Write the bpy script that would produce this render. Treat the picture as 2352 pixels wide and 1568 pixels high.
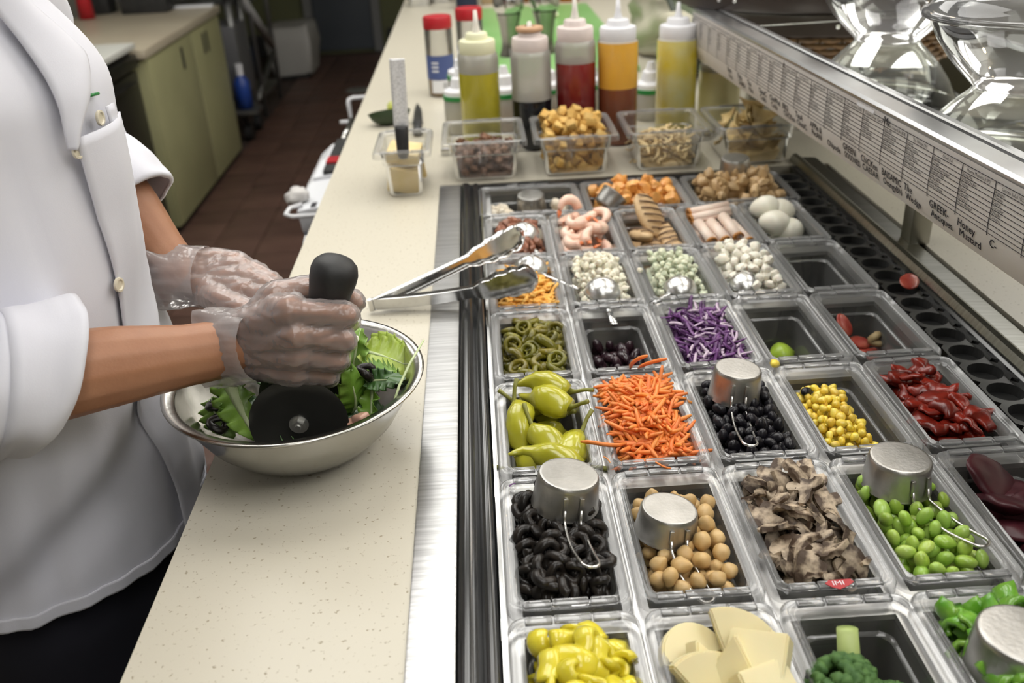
import bpy, bmesh, math, random
from mathutils import Vector as V, Matrix, Euler, noise
R=random.Random(7); PI=math.pi; sin=math.sin; cos=math.cos
S=bpy.context.scene; COL=S.collection
for o in list(bpy.data.objects): bpy.data.objects.remove(o)
# ------------------------------------------------------------------ camera
cd=bpy.data.cameras.new('camera'); cam=bpy.data.objects.new('camera',cd); COL.objects.link(cam)
CAM=V((0.00471,-0.56073,0.54275)); yw,pt,rl=0.0224956,0.4826843,0.0511280
fw=V((sin(yw)*cos(pt),cos(yw)*cos(pt),-sin(pt))); rt=V((cos(yw),-sin(yw),0)); dn=fw.cross(rt)
rt,dn=cos(rl)*rt+sin(rl)*dn,-sin(rl)*rt+cos(rl)*dn
mm=Matrix((rt,-dn,-fw)).transposed().to_4x4(); mm.translation=CAM; cam.matrix_world=mm
cd.sensor_width=36; cd.lens=36*2121.8/2352; cd.clip_start=.02; cd.clip_end=60
cd.dof.use_dof=True; cd.dof.focus_distance=.93; cd.dof.aperture_fstop=5.0; cd.dof.aperture_blades=7
S.camera=cam
# ------------------------------------------------------------------ world, exposure, light sampling
w=bpy.data.worlds.new('world'); S.world=w; w.use_nodes=True
w.node_tree.nodes['Background'].inputs[0].default_value=(.8,.85,1,1); w.node_tree.nodes['Background'].inputs[1].default_value=.05
S.view_settings.view_transform='Standard'; S.view_settings.look='None'; S.view_settings.gamma=1; S.view_settings.use_curve_mapping=False
S.view_settings.exposure=0.12
LAMP=5.0
S.cycles.max_bounces=6; S.cycles.diffuse_bounces=3; S.cycles.glossy_bounces=4; S.cycles.transmission_bounces=5; S.cycles.transparent_max_bounces=16
S.cycles.caustics_reflective=False; S.cycles.caustics_refractive=False; S.cycles.sample_clamp_indirect=4; S.cycles.use_denoising=True
FLOOR=-.92; CEIL=1.75
# ------------------------------------------------------------------ helpers
def mat(n,c,r=.5,m=0,c2=None,ns=20,nt=.5,sharp=.15,bump=0,bs=60,spec=.5,coat=0,rnd=0,hue=0,sss=0,emit=0,trans=0,stretch=None,sheen=0):
    M=bpy.data.materials.new(n); M.use_nodes=True; N=M.node_tree.nodes; L=M.node_tree.links; b=N['Principled BSDF']
    b.inputs['Roughness'].default_value=r; b.inputs['Metallic'].default_value=m; b.inputs['Specular IOR Level'].default_value=spec
    b.inputs['Coat Weight'].default_value=coat; b.inputs['Coat Roughness'].default_value=.08
    if sheen: b.inputs['Sheen Weight'].default_value=sheen
    if sss: b.inputs['Subsurface Weight'].default_value=sss; b.inputs['Subsurface Radius'].default_value=(.006,.003,.002); b.inputs['Subsurface Scale'].default_value=1
    if trans: b.inputs['Transmission Weight'].default_value=trans
    out=None
    tc=N.new('ShaderNodeTexCoord'); src=tc.outputs['Object']
    if stretch:
        mp=N.new('ShaderNodeMapping'); mp.inputs['Scale'].default_value=stretch; L.new(src,mp.inputs[0]); src=mp.outputs[0]
    rgb=N.new('ShaderNodeRGB'); rgb.outputs[0].default_value=(*c,1); out=rgb.outputs[0]
    if c2:
        t=N.new('ShaderNodeTexNoise'); t.inputs['Scale'].default_value=ns; t.inputs['Detail'].default_value=5; L.new(src,t.inputs['Vector'])
        rp=N.new('ShaderNodeValToRGB'); rp.color_ramp.elements[0].position=max(0,nt-sharp); rp.color_ramp.elements[1].position=min(1,nt+sharp); L.new(t.outputs[0],rp.inputs[0])
        mx=N.new('ShaderNodeMixRGB'); L.new(rp.outputs[0],mx.inputs[0]); L.new(out,mx.inputs[1]); mx.inputs[2].default_value=(*c2,1); out=mx.outputs[0]
    if rnd or hue:
        oi=N.new('ShaderNodeObjectInfo'); hs=N.new('ShaderNodeHueSaturation')
        a=N.new('ShaderNodeMapRange'); a.inputs[3].default_value=1-rnd; a.inputs[4].default_value=1+rnd; L.new(oi.outputs['Random'],a.inputs[0]); L.new(a.outputs[0],hs.inputs['Value'])
        if hue:
            f=N.new('ShaderNodeMath'); f.operation='MULTIPLY'; f.inputs[1].default_value=7.31; L.new(oi.outputs['Random'],f.inputs[0])
            g=N.new('ShaderNodeMath'); g.operation='FRACT'; L.new(f.outputs[0],g.inputs[0])
            h=N.new('ShaderNodeMapRange'); h.inputs[3].default_value=.5-hue; h.inputs[4].default_value=.5+hue; L.new(g.outputs[0],h.inputs[0]); L.new(h.outputs[0],hs.inputs['Hue'])
        L.new(out,hs.inputs['Color']); out=hs.outputs[0]
    L.new(out,b.inputs['Base Color'])
    if emit: b.inputs['Emission Color'].default_value=(*c,1); b.inputs['Emission Strength'].default_value=emit
    if bump:
        t=N.new('ShaderNodeTexNoise'); t.inputs['Scale'].default_value=bs; t.inputs['Detail'].default_value=4; L.new(src,t.inputs['Vector'])
        bp=N.new('ShaderNodeBump'); bp.inputs['Strength'].default_value=bump; bp.inputs['Distance'].default_value=.004; L.new(t.outputs[0],bp.inputs['Height']); L.new(bp.outputs[0],b.inputs['Normal'])
    return M
def clear(n,tint,haze,hz=.25,edge=.5,gr=.05,hr=.3,bump=0,bs=80,tr=.5):
    """thin clear plastic: see-through, a little milky, glossier and denser at grazing angles"""
    M=bpy.data.materials.new(n); M.use_nodes=True; N=M.node_tree.nodes; L=M.node_tree.links
    N.remove(N['Principled BSDF']); o=N['Material Output']
    t=N.new('ShaderNodeBsdfTransparent'); t.inputs[0].default_value=(*tint,1)
    d=N.new('ShaderNodeBsdfPrincipled'); d.inputs['Base Color'].default_value=(*haze,1); d.inputs['Roughness'].default_value=hr
    d0=d; tl=N.new('ShaderNodeBsdfTranslucent'); tl.inputs[0].default_value=(*haze,1); d=N.new('ShaderNodeMixShader'); d.inputs[0].default_value=tr; L.new(d0.outputs[0],d.inputs[1]); L.new(tl.outputs[0],d.inputs[2])
    g=N.new('ShaderNodeBsdfGlossy'); g.inputs['Roughness'].default_value=gr
    lw=N.new('ShaderNodeLayerWeight'); lw.inputs[0].default_value=.35
    mr=N.new('ShaderNodeMapRange'); mr.inputs[3].default_value=hz; mr.inputs[4].default_value=min(1,hz+edge); L.new(lw.outputs['Facing'],mr.inputs[0])
    a=N.new('ShaderNodeMixShader'); L.new(mr.outputs[0],a.inputs[0]); L.new(t.outputs[0],a.inputs[1]); L.new(d.outputs[0],a.inputs[2])
    fr=N.new('ShaderNodeFresnel'); fr.inputs[0].default_value=1.5
    c=N.new('ShaderNodeMixShader'); L.new(fr.outputs[0],c.inputs[0]); L.new(a.outputs[0],c.inputs[1]); L.new(g.outputs[0],c.inputs[2]); L.new(c.outputs[0],o.inputs[0])
    if bump:
        tt=N.new('ShaderNodeTexNoise'); tt.inputs['Scale'].default_value=bs; tc=N.new('ShaderNodeTexCoord'); L.new(tc.outputs['Object'],tt.inputs[0])
        bp=N.new('ShaderNodeBump'); bp.inputs['Strength'].default_value=bump; bp.inputs['Distance'].default_value=.004; L.new(tt.outputs[0],bp.inputs['Height'])
        for q in (d0,g,fr): L.new(bp.outputs[0],q.inputs['Normal'])
    return M
_ico={}
def ico(s):
    if s not in _ico:
        b=bmesh.new(); bmesh.ops.create_icosphere(b,subdivisions=s,radius=1)
        _ico[s]=([v.co.copy() for v in b.verts],[[v.index for v in f.verts] for f in b.faces]); b.free()
    return _ico[s]
class MB:
    def __init__(s): s.v=[]; s.f=[]
    def add(s,v,f):
        n=len(s.v); s.v+=[tuple(x) for x in v]; s.f+=[[i+n for i in q] for q in f]; return s
    def box(s,c,d,rot=None,bev=0):
        x,y,z=[k/2 for k in d]; c=V(c)
        if not bev:
            v=[V((a,b,e)) for a in(-x,x) for b in(-y,y) for e in(-z,z)]
            f=[[0,1,3,2],[4,6,7,5],[0,4,5,1],[2,3,7,6],[0,2,6,4],[1,5,7,3]]
        else:
            B=bmesh.new(); bmesh.ops.create_cube(B,size=1)
            for q in B.verts: q.co=V((q.co.x*2*x,q.co.y*2*y,q.co.z*2*z))
            bmesh.ops.bevel(B,geom=B.edges[:],offset=bev,segments=2,affect='EDGES',profile=.6)
            B.verts.index_update(); v=[q.co.copy() for q in B.verts]; f=[[q.index for q in k.verts] for k in B.faces]; B.free()
        if rot is not None:
            m=Euler(rot).to_matrix(); v=[m@q for q in v]
        return s.add([c+q for q in v],f)
    def rings(s,rs,cap0=True,cap1=True,closed=False):
        n=len(rs[0]); v=[p for r in rs for p in r]; f=[]; m=len(rs)
        for i in range(m if closed else m-1):
            for j in range(n):
                a=i*n+j; b=i*n+(j+1)%n; k=(i+1)%m
                f.append([a,b,k*n+(j+1)%n,k*n+j])
        if not closed:
            if cap0: f.append(list(range(n))[::-1])
            if cap1: f.append([(m-1)*n+j for j in range(n)])
        return s.add(v,f)
    def tube(s,pts,r,n=8,closed=False,sq=1,cap=True):
        pts=[V(p) for p in pts]; m=len(pts); rr=r if isinstance(r,(list,tuple)) else [r]*m; rs=[]; up=None
        for i,p in enumerate(pts):
            t=(pts[(i+1)%m]-pts[i-1]) if closed else (pts[min(i+1,m-1)]-pts[max(i-1,0)])
            t=t.normalized() if t.length>1e-9 else V((0,0,1))
            if up is None:
                up=V((0,0,1)) if abs(t.z)<.9 else V((1,0,0))
            u=(up-t*up.dot(t)).normalized(); up=u; q=t.cross(u)
            rs.append([p+(u*cos(2*PI*k/n)*sq+q*sin(2*PI*k/n))*rr[i] for k in range(n)])
        return s.rings(rs,cap,cap,closed)
    def lathe(s,prof,n=24,c=(0,0,0),cap0=False,cap1=False):
        c=V(c); return s.rings([[c+V((r*cos(2*PI*k/n),r*sin(2*PI*k/n),z)) for k in range(n)] for r,z in prof],cap0,cap1)
    def blob(s,c,sc,amp=0,fr=1,seed=0,sub=2,rot=None):
        vs,f=ico(sub); c=V(c); m=Euler(rot).to_matrix() if rot is not None else None; o=V((seed*3.7,seed*1.3,seed*2.1)); v=[]
        for p in vs:
            k=1+amp*noise.noise(p*fr+o)
            q=V((p.x*sc[0],p.y*sc[1],p.z*sc[2]))*k
            v.append(c+(m@q if m else q))
        return s.add(v,f)
    def grid(s,fn,nu,nv):
        v=[fn(i/nu,j/nv) for i in range(nu+1) for j in range(nv+1)]
        return s.add(v,[[i*(nv+1)+j,i*(nv+1)+j+1,(i+1)*(nv+1)+j+1,(i+1)*(nv+1)+j] for i in range(nu) for j in range(nv)])
    def prism(s,poly,z0,z1):
        n=len(poly); return s.rings([[V((x,y,z0)) for x,y in poly],[V((x,y,z1)) for x,y in poly]])
    def disp(s,amp,fr,seed=0):
        o=V((seed*1.7,seed,0)); s.v=[tuple(V(p)+noise.noise_vector(V(p)*fr+o)*amp) for p in s.v]; return s
    def mesh(s,name,m=None,smooth=True):
        me=bpy.data.meshes.new(name); me.from_pydata(s.v,[],s.f); me.update()
        if smooth is True: me.shade_smooth()
        elif smooth: me.shade_smooth(); me.set_sharp_from_angle(angle=math.radians(smooth))
        if m: me.materials.append(m)
        return me
    def obj(s,name,m,parent=None,smooth=35,**k): return put(name,s.mesh(name,m,smooth),parent=parent,**k)
def put(name,me,loc=(0,0,0),rot=(0,0,0),sc=(1,1,1),parent=None,label=None,cat=None,group=None,kind=None):
    o=bpy.data.objects.new(name,me); COL.objects.link(o); o.location=loc; o.rotation_euler=rot; o.scale=sc if not isinstance(sc,(int,float)) else (sc,)*3
    if parent: o.parent=parent
    if label: o['label']=label
    if cat: o['category']=cat
    if group: o['group']=group
    if kind: o['kind']=kind
    return o
def thing(name,label,cat,loc=(0,0,0),rot=(0,0,0),group=None,sc=1): return put(name,None,loc,rot,sc,None,label,cat,group)
def solid(o,t,off=0):
    m=o.modifiers.new('s','SOLIDIFY'); m.thickness=t; m.offset=off; return o
def subsurf(o,n=1):
    m=o.modifiers.new('ss','SUBSURF'); m.levels=m.render_levels=n; return o
def rrect(hx,hy,r,z,k=5,cx=0,cy=0):
    p=[]
    for sx,sy,a0 in((1,1,0),(-1,1,90),(-1,-1,180),(1,-1,270)):
        for i in range(k+1):
            a=math.radians(a0+90*i/k); p.append(V((cx+sx*(hx-r)+r*cos(a),cy+sy*(hy-r)+r*sin(a),z)))
    return p
def rrot(): return (R.uniform(0,6.28),R.uniform(0,6.28),R.uniform(0,6.28))
def flat(t=.35): return (R.uniform(-t,t),R.uniform(-t,t),R.uniform(0,6.28))
def copy_tree(o,loc,rot,label=None,group=None,sc=None):
    c=o.copy(); COL.objects.link(c); c.location=loc; c.rotation_euler=rot
    if sc: c.scale=(sc,)*3
    if label: c['label']=label
    if group: c['group']=group
    for ch in list(o.children):
        d=ch.copy(); COL.objects.link(d); d.parent=c
        for g in list(ch.children):
            e=g.copy(); COL.objects.link(e); e.parent=d
    return c
# ------------------------------------------------------------------ materials
STEEL=mat('brushed_steel',(.56,.56,.55),.26,1,c2=(.44,.44,.43),ns=14,stretch=(1,14,14),bump=.05,bs=160)
STEELC=mat('polished_steel',(.62,.62,.61),.17,1,c2=(.5,.5,.5),ns=30)
CUPM=mat('cup_steel',(.5,.49,.47),.36,1,c2=(.36,.35,.33),ns=24,bump=.06,bs=300)
DARKST=mat('dark_steel',(.16,.16,.155),.38,1,c2=(.11,.11,.1),ns=12)
WIRE=mat('wire_steel',(.6,.59,.57),.25,1)
BLACK=mat('black_rubber',(.010,.010,.011),.55,c2=(.022,.022,.022),ns=30,bump=.05,bs=200)
GASK=mat('black_gloss',(.018,.019,.02),.16,spec=.7,c2=(.03,.03,.03),ns=8)
QUARTZ=mat('cream_quartz',(.60,.56,.46),.3,c2=(.33,.28,.19),ns=215,nt=.66,sharp=.03,spec=.5)
WOODC=mat('cream_laminate',(.5,.44,.33),.35,c2=(.45,.39,.29),ns=4)
GREEN=mat('olive_green_paint',(.36,.35,.185),.5,c2=(.33,.32,.17),ns=5)
WALLG=mat('dark_green_wall',(.115,.12,.055),.7,c2=(.1,.105,.05),ns=2)
TILE=mat('quarry_tile',(.115,.062,.046),.5,c2=(.09,.047,.034),ns=6,rnd=.16,bump=.1,bs=40)
GROUT=mat('floor_grout',(.075,.048,.038),.8,c2=(.035,.024,.02),ns=30)
PC=clear('clear_polycarbonate',(.9,.9,.88),(.62,.62,.6),.1,.34,.05,.2)
PCR=clear('clear_rim',(.97,.97,.97),(.85,.85,.85),.14,.5,.05,.14,bump=.06,bs=60)
BIN=clear('clear_bin',(.95,.94,.91),(.8,.78,.72),.07,.4,.04,.2)
BOWLP=clear('clear_bowl_plastic',(.97,.97,.97),(.92,.92,.95),.07,.45,.02,.12)
GLOVE=clear('vinyl_glove',(.97,.93,.91),(.9,.8,.78),.16,.5,.2,.3,bump=.25,bs=110,tr=.1)
SKIN=mat('skin',(.40,.195,.105),.5,c2=(.33,.145,.075),ns=30,sharp=.3,bump=.06,bs=350,sss=.1)
COAT=mat('white_cotton',(.68,.68,.74),.85,c2=(.64,.64,.70),ns=6,bump=.06,bs=900,sheen=.2)
TROU=mat('black_trousers',(.007,.007,.014),.9)
WHITEP=mat('white_plastic',(.75,.75,.78),.4)
PAPER=mat('white_paper',(.72,.73,.76),.7)
INK=mat('black_ink',(.015,.013,.02),.6)
# ------------------------------------------------------------------ room
def struct(name,mb,m,smooth=False,parent=None,**k):
    o=mb.obj(name,m,parent,smooth,**k)
    if not parent: o['kind']='structure'
    return o
fl=struct('floor',MB().box((.4,2.3,FLOOR-.06),(6.4,11.4,.1)),GROUT)
tb=MB().box((0,0,0),(.197,.197,.012),bev=.003).mesh('tile',TILE,35)
for i in range(7):
    for j in range(44):
        x=-1.5+.2*i; y=-.9+.2*j
        if x<-1.45 and y>3.2: continue
        put('tile',tb,(x,y,FLOOR-.006+R.uniform(-.0006,.0006)),parent=fl)
struct('ceiling',MB().box((.4,2.3,CEIL+.05),(6.4,11.4,.1)),mat('ceiling_paint',(.66,.67,.6),.8))
struct('wall_back',MB().box((.4,8.0,.4),(6.4,.1,2.8)),WALLG)
struct('wall_left',MB().box((-2.75,2.3,.4),(.1,11.4,2.8)),mat('left_wall_paint',(.42,.40,.34),.8))
struct('wall_right',MB().box((3.55,2.3,.4),(.1,11.4,2.8)),mat('right_wall',(.55,.53,.45),.8))
struct('wall_front',MB().box((.4,-3.35,.4),(6.4,.1,2.8)),mat('front_wall',(.5,.48,.4),.8))
dr=struct('door_1',MB().box((-1.13,7.93,.1),(.5,.04,2.0),bev=.01),mat('grey_blue_door',(.075,.085,.1),.45,c2=(.065,.075,.09),ns=3),35)
fr=MB()
for x in(-1.42,-.84): fr.box((x,7.92,.1),(.07,.07,2.04))
fr.box((-1.13,7.92,1.14),(.65,.07,.07)); struct('trim_1',fr,mat('grey_trim',(.17,.17,.17),.5))
struct('baseboard_back',MB().box((-.5,7.935,FLOOR+.09),(.52,.025,.18)).box((-2.1,7.935,FLOOR+.09),(1.2,.025,.18)),BLACK)
# fluorescent ceiling fixtures
LENS=mat('lamp_diffuser',(1,.985,.95),.5,emit=LAMP)
FRM=mat('lamp_frame',(.6,.6,.6),.4)
cl=None
PANELS=[(x,y,'fluorescent ceiling panel %s, %s'%(a,b)) for x,a in ((-1.9,'nearest the dark left wall'),(-.65,'over the aisle'),(.08,'over the salad counter'),(1.2,'over the glass shelf'),(2.3,'over the customer side'),(3.0,'beside the right wall')) for y,b in ((-2.2,'far behind the camera'),(-.5,'just behind the camera'),(1.2,'level with the storage bins'),(2.9,'level with the cutting board')) if not(x<0 and y<0) and not(y<-2 and x>.5)]
for x,y,lb in PANELS:
    if cl is None:
        cl=thing('ceiling_light',lb,'ceiling light',(x,y,CEIL-.002),group='ceiling lights over the counter')
        f=MB()
        for a in(-1,1): f.box((a*.305,0,-.03),(.03,1.24,.06)).box((0,a*.61,-.03),(.6,.03,.06))
        f.obj('frame',FRM,cl); MB().box((0,0,-.05),(.585,1.19,.012)).obj('diffuser',LENS,cl)
    else: copy_tree(cl,(x,y,CEIL-.002),(0,0,0),lb)
BULB=mat('warm_bulb',(1,.75,.45),.4,emit=30)
bl=None
for k,(x,y) in enumerate([(1.0,.9),(1.25,1.5),(1.0,2.2),(1.4,2.6),(.9,3.1),(1.5,.3),(2.3,1.9),(2.6,1.2)]):
    if bl is None:
        bl=thing('pendant_bulb','small warm bulb hanging from the ceiling','lamp',(x,y,CEIL),group='small warm bulbs on the customer side')
        MB().tube([(0,0,0),(0,0,-.25)],.004,6).obj('cord',BLACK,bl); MB().blob((0,0,-.28),(.028,.028,.035)).obj('bulb',BULB,bl,True)
    else: copy_tree(bl,(x,y,CEIL),(0,0,0))
# ------------------------------------------------------------------ counter and refrigerated well
wt=MB().box((-.1865,1.4,-.018),(.217,5.2,.036)).box((.411,2.562,-.018),(.978,2.876,.036)).box((.78,-.04,-.018),(.24,2.328,.036))
o=wt.obj('counter_worktop',QUARTZ,None,False,label='cream speckled stone worktop running around the chilled salad pans',cat='countertop')
t=thing('counter_cabinet','dark cabinet carcass holding up the cream worktop','cabinet',(0,0,0))
MB().box((-.17,1.4,-.478),(.14,5.1,.884)).obj('aisle_panel',DARKST,t); MB().box((.78,1.4,-.478),(.20,5.1,.884)).obj('customer_panel',DARKST,t)
MB().box((.3,2.6,-.478),(.8,2.6,.884)).obj('end_cabinet',DARKST,t)
well=thing('chilled_pan_well','stainless chilled well that holds the rows of clear salad pans','food well',(0,0,0))
Y0,Y1=-.95,1.118
lin=MB(); 
for c,d in(((.27,.08,-.21),(.62,2.08,.01)),((-.036,.08,-.12),(.006,2.08,.19)),((.594,.08,-.12),(.006,2.08,.19)),((.27,Y1+.003,-.12),(.62,.006,.19)),((.27,Y0,-.12),(.62,.006,.19))): lin.box(c,d)
lin.obj('liner',mat('well_liner',(.20,.19,.165),.45,.5),well,False)
MB().box((-.0585,.084,-.006),(.039,2.068,.016),bev=.002).obj('left_trim',mat('trim_steel',(.62,.62,.62),.36,1,c2=(.45,.45,.45),ns=9,stretch=(1,30,1),bump=.08,bs=60),well)
g=MB(); prof=[(-.038,-.03),(-.0385,-.002),(-.036,.003),(-.030,.0045),(-.024,.003),(-.0205,-.001),(-.0185,-.003),(-.016,.0005),(-.011,.003),(-.006,.001),(-.004,-.004),(-.0035,-.03)]
g.rings([[V((x,y,z)) for x,z in prof] for y in(Y0,Y1)]); g.obj('gasket',GASK,well,50)
MB().box((.25,1.1115,-.004),(.58,.014,.01),bev=.003).obj('rear_gasket',GASK,well)
COLX=[0,.109,.2195,.328,.4325,.540]; ROWY=[-.190,-.001,.188,.375,.568,.750,.937]
bar=MB()
for x in COLX[1:5]: bar.box((x,-.005,-.018),(.022,1.88,.006))
for y in ROWY+[-.38]: bar.box((.27,y,-.0181),(.56,.024,.0058))
for x in(.176,.368): bar.box((x,1.02,-.018),(.022,.16,.006))
bar.box((.006,.084,-.018),(.018,2.06,.006)); bar.box((.535,.084,-.018),(.018,2.06,.006))
bar.obj('support_bars',mat('bar_steel',(.8,.8,.8),.4,1),well,False)
MB().box((-.0015,.084,-.006),(.003,2.06,.012)).obj('steel_lip',STEELC,well,False)
# perforated grille on the right, one row of round openings
pf=MB(); gx0,gx1=.543,.588; y=-.3; step=.0455; hr=.0196
hole=MB().lathe([(hr,0),(hr*.97,-.012)],20).lathe([(hr*.97,-.012),(.0001,-.012)],20).mesh('opening',mat('opening_dark',(.03,.03,.03),.6),False)
hp=[]
while y<1.1:
    cx,cy=(gx0+gx1)/2,y; n=20; inner=[];outer=[]
    for k in range(n):
        a=2*PI*k/n; inner.append(V((cx+hr*cos(a),cy+hr*sin(a),-.004)))
        m=max(abs(cos(a))/((gx1-gx0)/2),abs(sin(a))/(step/2)); outer.append(V((cx+cos(a)/m,cy+sin(a)/m,-.004)))
    pf.rings([outer,inner],False,False); hp.append((cx,cy)); y+=step
o=pf.obj('perforated_strip',mat('grille_steel',(.22,.225,.22),.4,1,c2=(.16,.16,.16),ns=20),well,False)
for cx,cy in hp: put('opening',hole,(cx,cy,-.004),parent=well)
rp=[(.588,-.03),(.588,-.004),(.597,-.003),(.599,.004),(.603,.0105),(.609,.0125),(.614,.010),(.616,.004),(.646,.002),(.649,.0015),(.649,-.03)]
r_=MB().rings([[V((x,y,z)) for x,z in rp] for y in(Y0,1.16)]); r_.obj('right_rail',mat('rail_steel',(.4,.4,.37),.3,1,c2=(.3,.3,.27),ns=10,stretch=(1,20,1)),well,25)
MB().box((.5925,.084,-.001),(.009,2.06,.006)).obj('rail_gasket',GASK,well)
# ------------------------------------------------------------------ clear pans
def pan_mesh(W,D,dep=.088):
    hx,hy=W/2,D/2
    def L(e,z,r): return rrect(hx-e,hy-e,max(r,.003),z)
    rim=MB().rings([L(.0,-.011,.013),L(0,-.003,.013),L(.0012,-.0006,.012),L(.0035,.0006,.011),L(.0055,-.0008,.010),L(.007,-.0012,.010),L(.0085,0,.010),L(.0105,-.0012,.012),L(.0125,-.004,.0125)],False,False)
    body=MB().rings([L(.0125,-.004,.0125),L(.0135,-.009,.0125),L(.0145,-.026,.0125),L(.0155,-.0275,.0125),L(.0175,-.028,.0125),L(.0185,-.030,.012),L(.0215,-dep+.008,.012),L(.024,-dep+.002,.011),L(.028,-dep,.008)],False,True)
    # top of the ledge inside the pan catches the light
    led=MB().rings([L(.0148,-.0268,.0125),L(.0178,-.0272,.0125),L(.0186,-.0292,.0125)],False,False)
    return rim.mesh('rim',PCR),body.mesh('body',PC),led.mesh('ledge',PCR)
tabm={}
def tab(l):
    if l not in tabm:
        tabm[l]=MB().box((0,0,.0008),(l,.0075,.0042),bev=.0014).mesh('hinge_tab',PCR,35)
    return tabm[l]
def pan(meshes,x,y,W,D,lb,z=0,rot=0,name='food_pan',cat='pan',tabs=True,group=None):
    t=thing(name,lb,cat,(x,y,z),(0,0,rot),group)
    for n,m in zip(('rim','body','ledge'),meshes): put(n,m,parent=t)
    if tabs:
        for sy in(-1,1):
            yy=sy*(D/2-.0065)
            put('hinge_tab',tab(.030),(0,yy,0),parent=t); 
            for sx in(-1,1): put('hinge_tab',tab(.0225),(sx*.0275,yy,-.0004),parent=t)
    return t
PM=pan_mesh(.106,.184); PMB=pan_mesh(.184,.158)
PL={(0,0):'clear pan of yellow pepper rings at the near left corner of the well',(0,1):'clear pan of pale cheese slices in the nearest row',(0,2):'clear pan holding only broccoli in the nearest row',(0,3):'clear pan of chopped green pepper at the right edge of the nearest row',
(1,0):'clear pan of sliced black olives beside the steel trim',(1,1):'clear pan of chickpeas',(1,2):'clear pan of sliced brown mushrooms',(1,3):'clear pan of green edamame beans',(1,4):'clear pan of dark red beet slices at the right edge',
(2,0):'clear pan of pickled yellow-green whole peppers',(2,1):'clear pan heaped with shredded orange carrot',(2,2):'clear pan of black beans',(2,3):'clear pan half full of yellow corn',(2,4):'clear pan of roasted red tomato strips',
(3,0):'clear pan of olive-green jalapeno slices',(3,1):'nearly empty clear pan with a few dark purple olives',(3,2):'clear pan of shredded purple cabbage',(3,3):'nearly empty clear pan with one green apple wedge',(3,4):'nearly empty clear pan with a few strawberry slices',
(4,0):'clear pan of shredded orange cheddar under the tongs',(4,1):'clear pan heaped with crumbled white feta',(4,2):'clear pan of greenish white blue cheese crumbles',(4,3):'clear pan of white cheese chunks left of an empty pan',(4,4):'completely empty clear pan beside the row of round openings',
(5,0):'clear pan of chopped brown bacon bits',(5,1):'clear pan of pink shrimp',(5,2):'clear pan of grilled chicken with char stripes',(5,3):'clear pan of rolled pink turkey slices',(5,4):'clear pan with four peeled eggs',
(6,0):'wide clear pan at the far left with a few white chunks left',(6,1):'wide clear pan of orange coated chicken pieces',(6,2):'wide clear pan of light brown chicken chunks at the far right'}
PC_={}
for (r,c),lb in PL.items():
    if r<6:
        x=(COLX[c]+COLX[c+1])/2; y=(ROWY[r]+ROWY[r+1])/2
        pan(PM,x,y,.106,.184,lb)
    else:
        x=[.085,.272,.460][c]; y=1.02; pan(PMB,x,y,.184,.158,lb)
    PC_[(r,c)]=(x,y)
# ------------------------------------------------------------------ food helpers
def bed(name,rc,z,amp,m,lb,hx=.0355,hy=.0745,mound=0,fr=60,bot=-.083,xo=0,seed=0,fn=None):
    """soft lump of the same food under the loose pieces, reaching down to the floor of the pan"""
    x,y=PC_[rc]; g=MB(); nu,nv=14,24
    def top(u,v):
        a,b=(u*2-1),(v*2-1); e=max(abs(a),abs(b))
        X,Y=a*hx,b*hy
        # round the corners of the heap
        q=math.sqrt(max(1e-9,a*a+b*b)); k=1 if q<1 else 1-.12*(q-1)/.414
        h=z+mound*(1-a*a)*(1-b*b)+amp*noise.noise(V((X*fr,Y*fr,seed)))+(fn(X,Y) if fn else 0)
        return V((X*k,Y*k,h))
    g.grid(top,nu,nv); per=[i*(nv+1) for i in range(nu+1)]+[nu*(nv+1)+j for j in range(1,nv+1)]+[i*(nv+1)+nv for i in range(nu-1,-1,-1)]+[j for j in range(nv-1,0,-1)]
    n0=len(g.v); p=[V(g.v[i]) for i in per]; low=[V((q.x*.87,q.y*.93,bot)) for q in p]; g.v+=[tuple(q) for q in low]; n=len(per)
    for i in range(n): g.f.append([per[i],per[(i+1)%n],n0+(i+1)%n,n0+i])
    g.f.append([n0+i for i in range(n)][::-1])
    o=put(name,g.mesh(name,m),(x+xo,y,0),label=lb,cat='food',kind='stuff'); return top
def pack(n,r,hx,hy,z,mound=0,tries=10,sq=.8,fn=None,avoid=(),mx=3.1):
    P=[]
    for _ in range(n):
        best=None
        for _t in range(tries):
            x,y=R.uniform(-hx,hx),R.uniform(-hy,hy)
            if any((x-ax)**2+(y-ay)**2<ar*ar for ax,ay,ar in avoid): continue
            if (abs(x)/hx)**4+(abs(y)/hy)**4>1.25: continue
            h=z+mound*(1-(x/hx)**2)*(1-(y/hy)**2)+(fn(x,y) if fn else 0)
            zz=h
            for a,b,c in P:
                d2=(a-x)**2+(b-y)**2
                if d2<4*r*r: zz=max(zz,c+sq*math.sqrt(4*r*r-d2))
            if zz-h>mx*r: continue
            sc=zz-(mound*(1-(x/hx)**2)*(1-(y/hy)**2))
            if best is None or sc<best[0]: best=(sc,x,y,zz)
        if best: P.append(best[1:])
    return P
def scatter(name,meshes,rc,P,lb,cat,group,rot=rrot,smin=.85,smax=1.12,off=(0,0)):
    x,y=PC_[rc]
    for p in P:
        put(name,R.choice(meshes),(x+off[0]+p[0],y+off[1]+p[1],p[2]),rot(),R.uniform(smin,smax),label=lb,cat=cat,group=group)
def one(name,me,rc,p,rot,lb,cat='food',sc=1,group=None):
    x,y=PC_[rc]; return put(name,me,(x+p[0],y+p[1],p[2]),rot,sc,label=lb,cat=cat,group=group)
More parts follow.
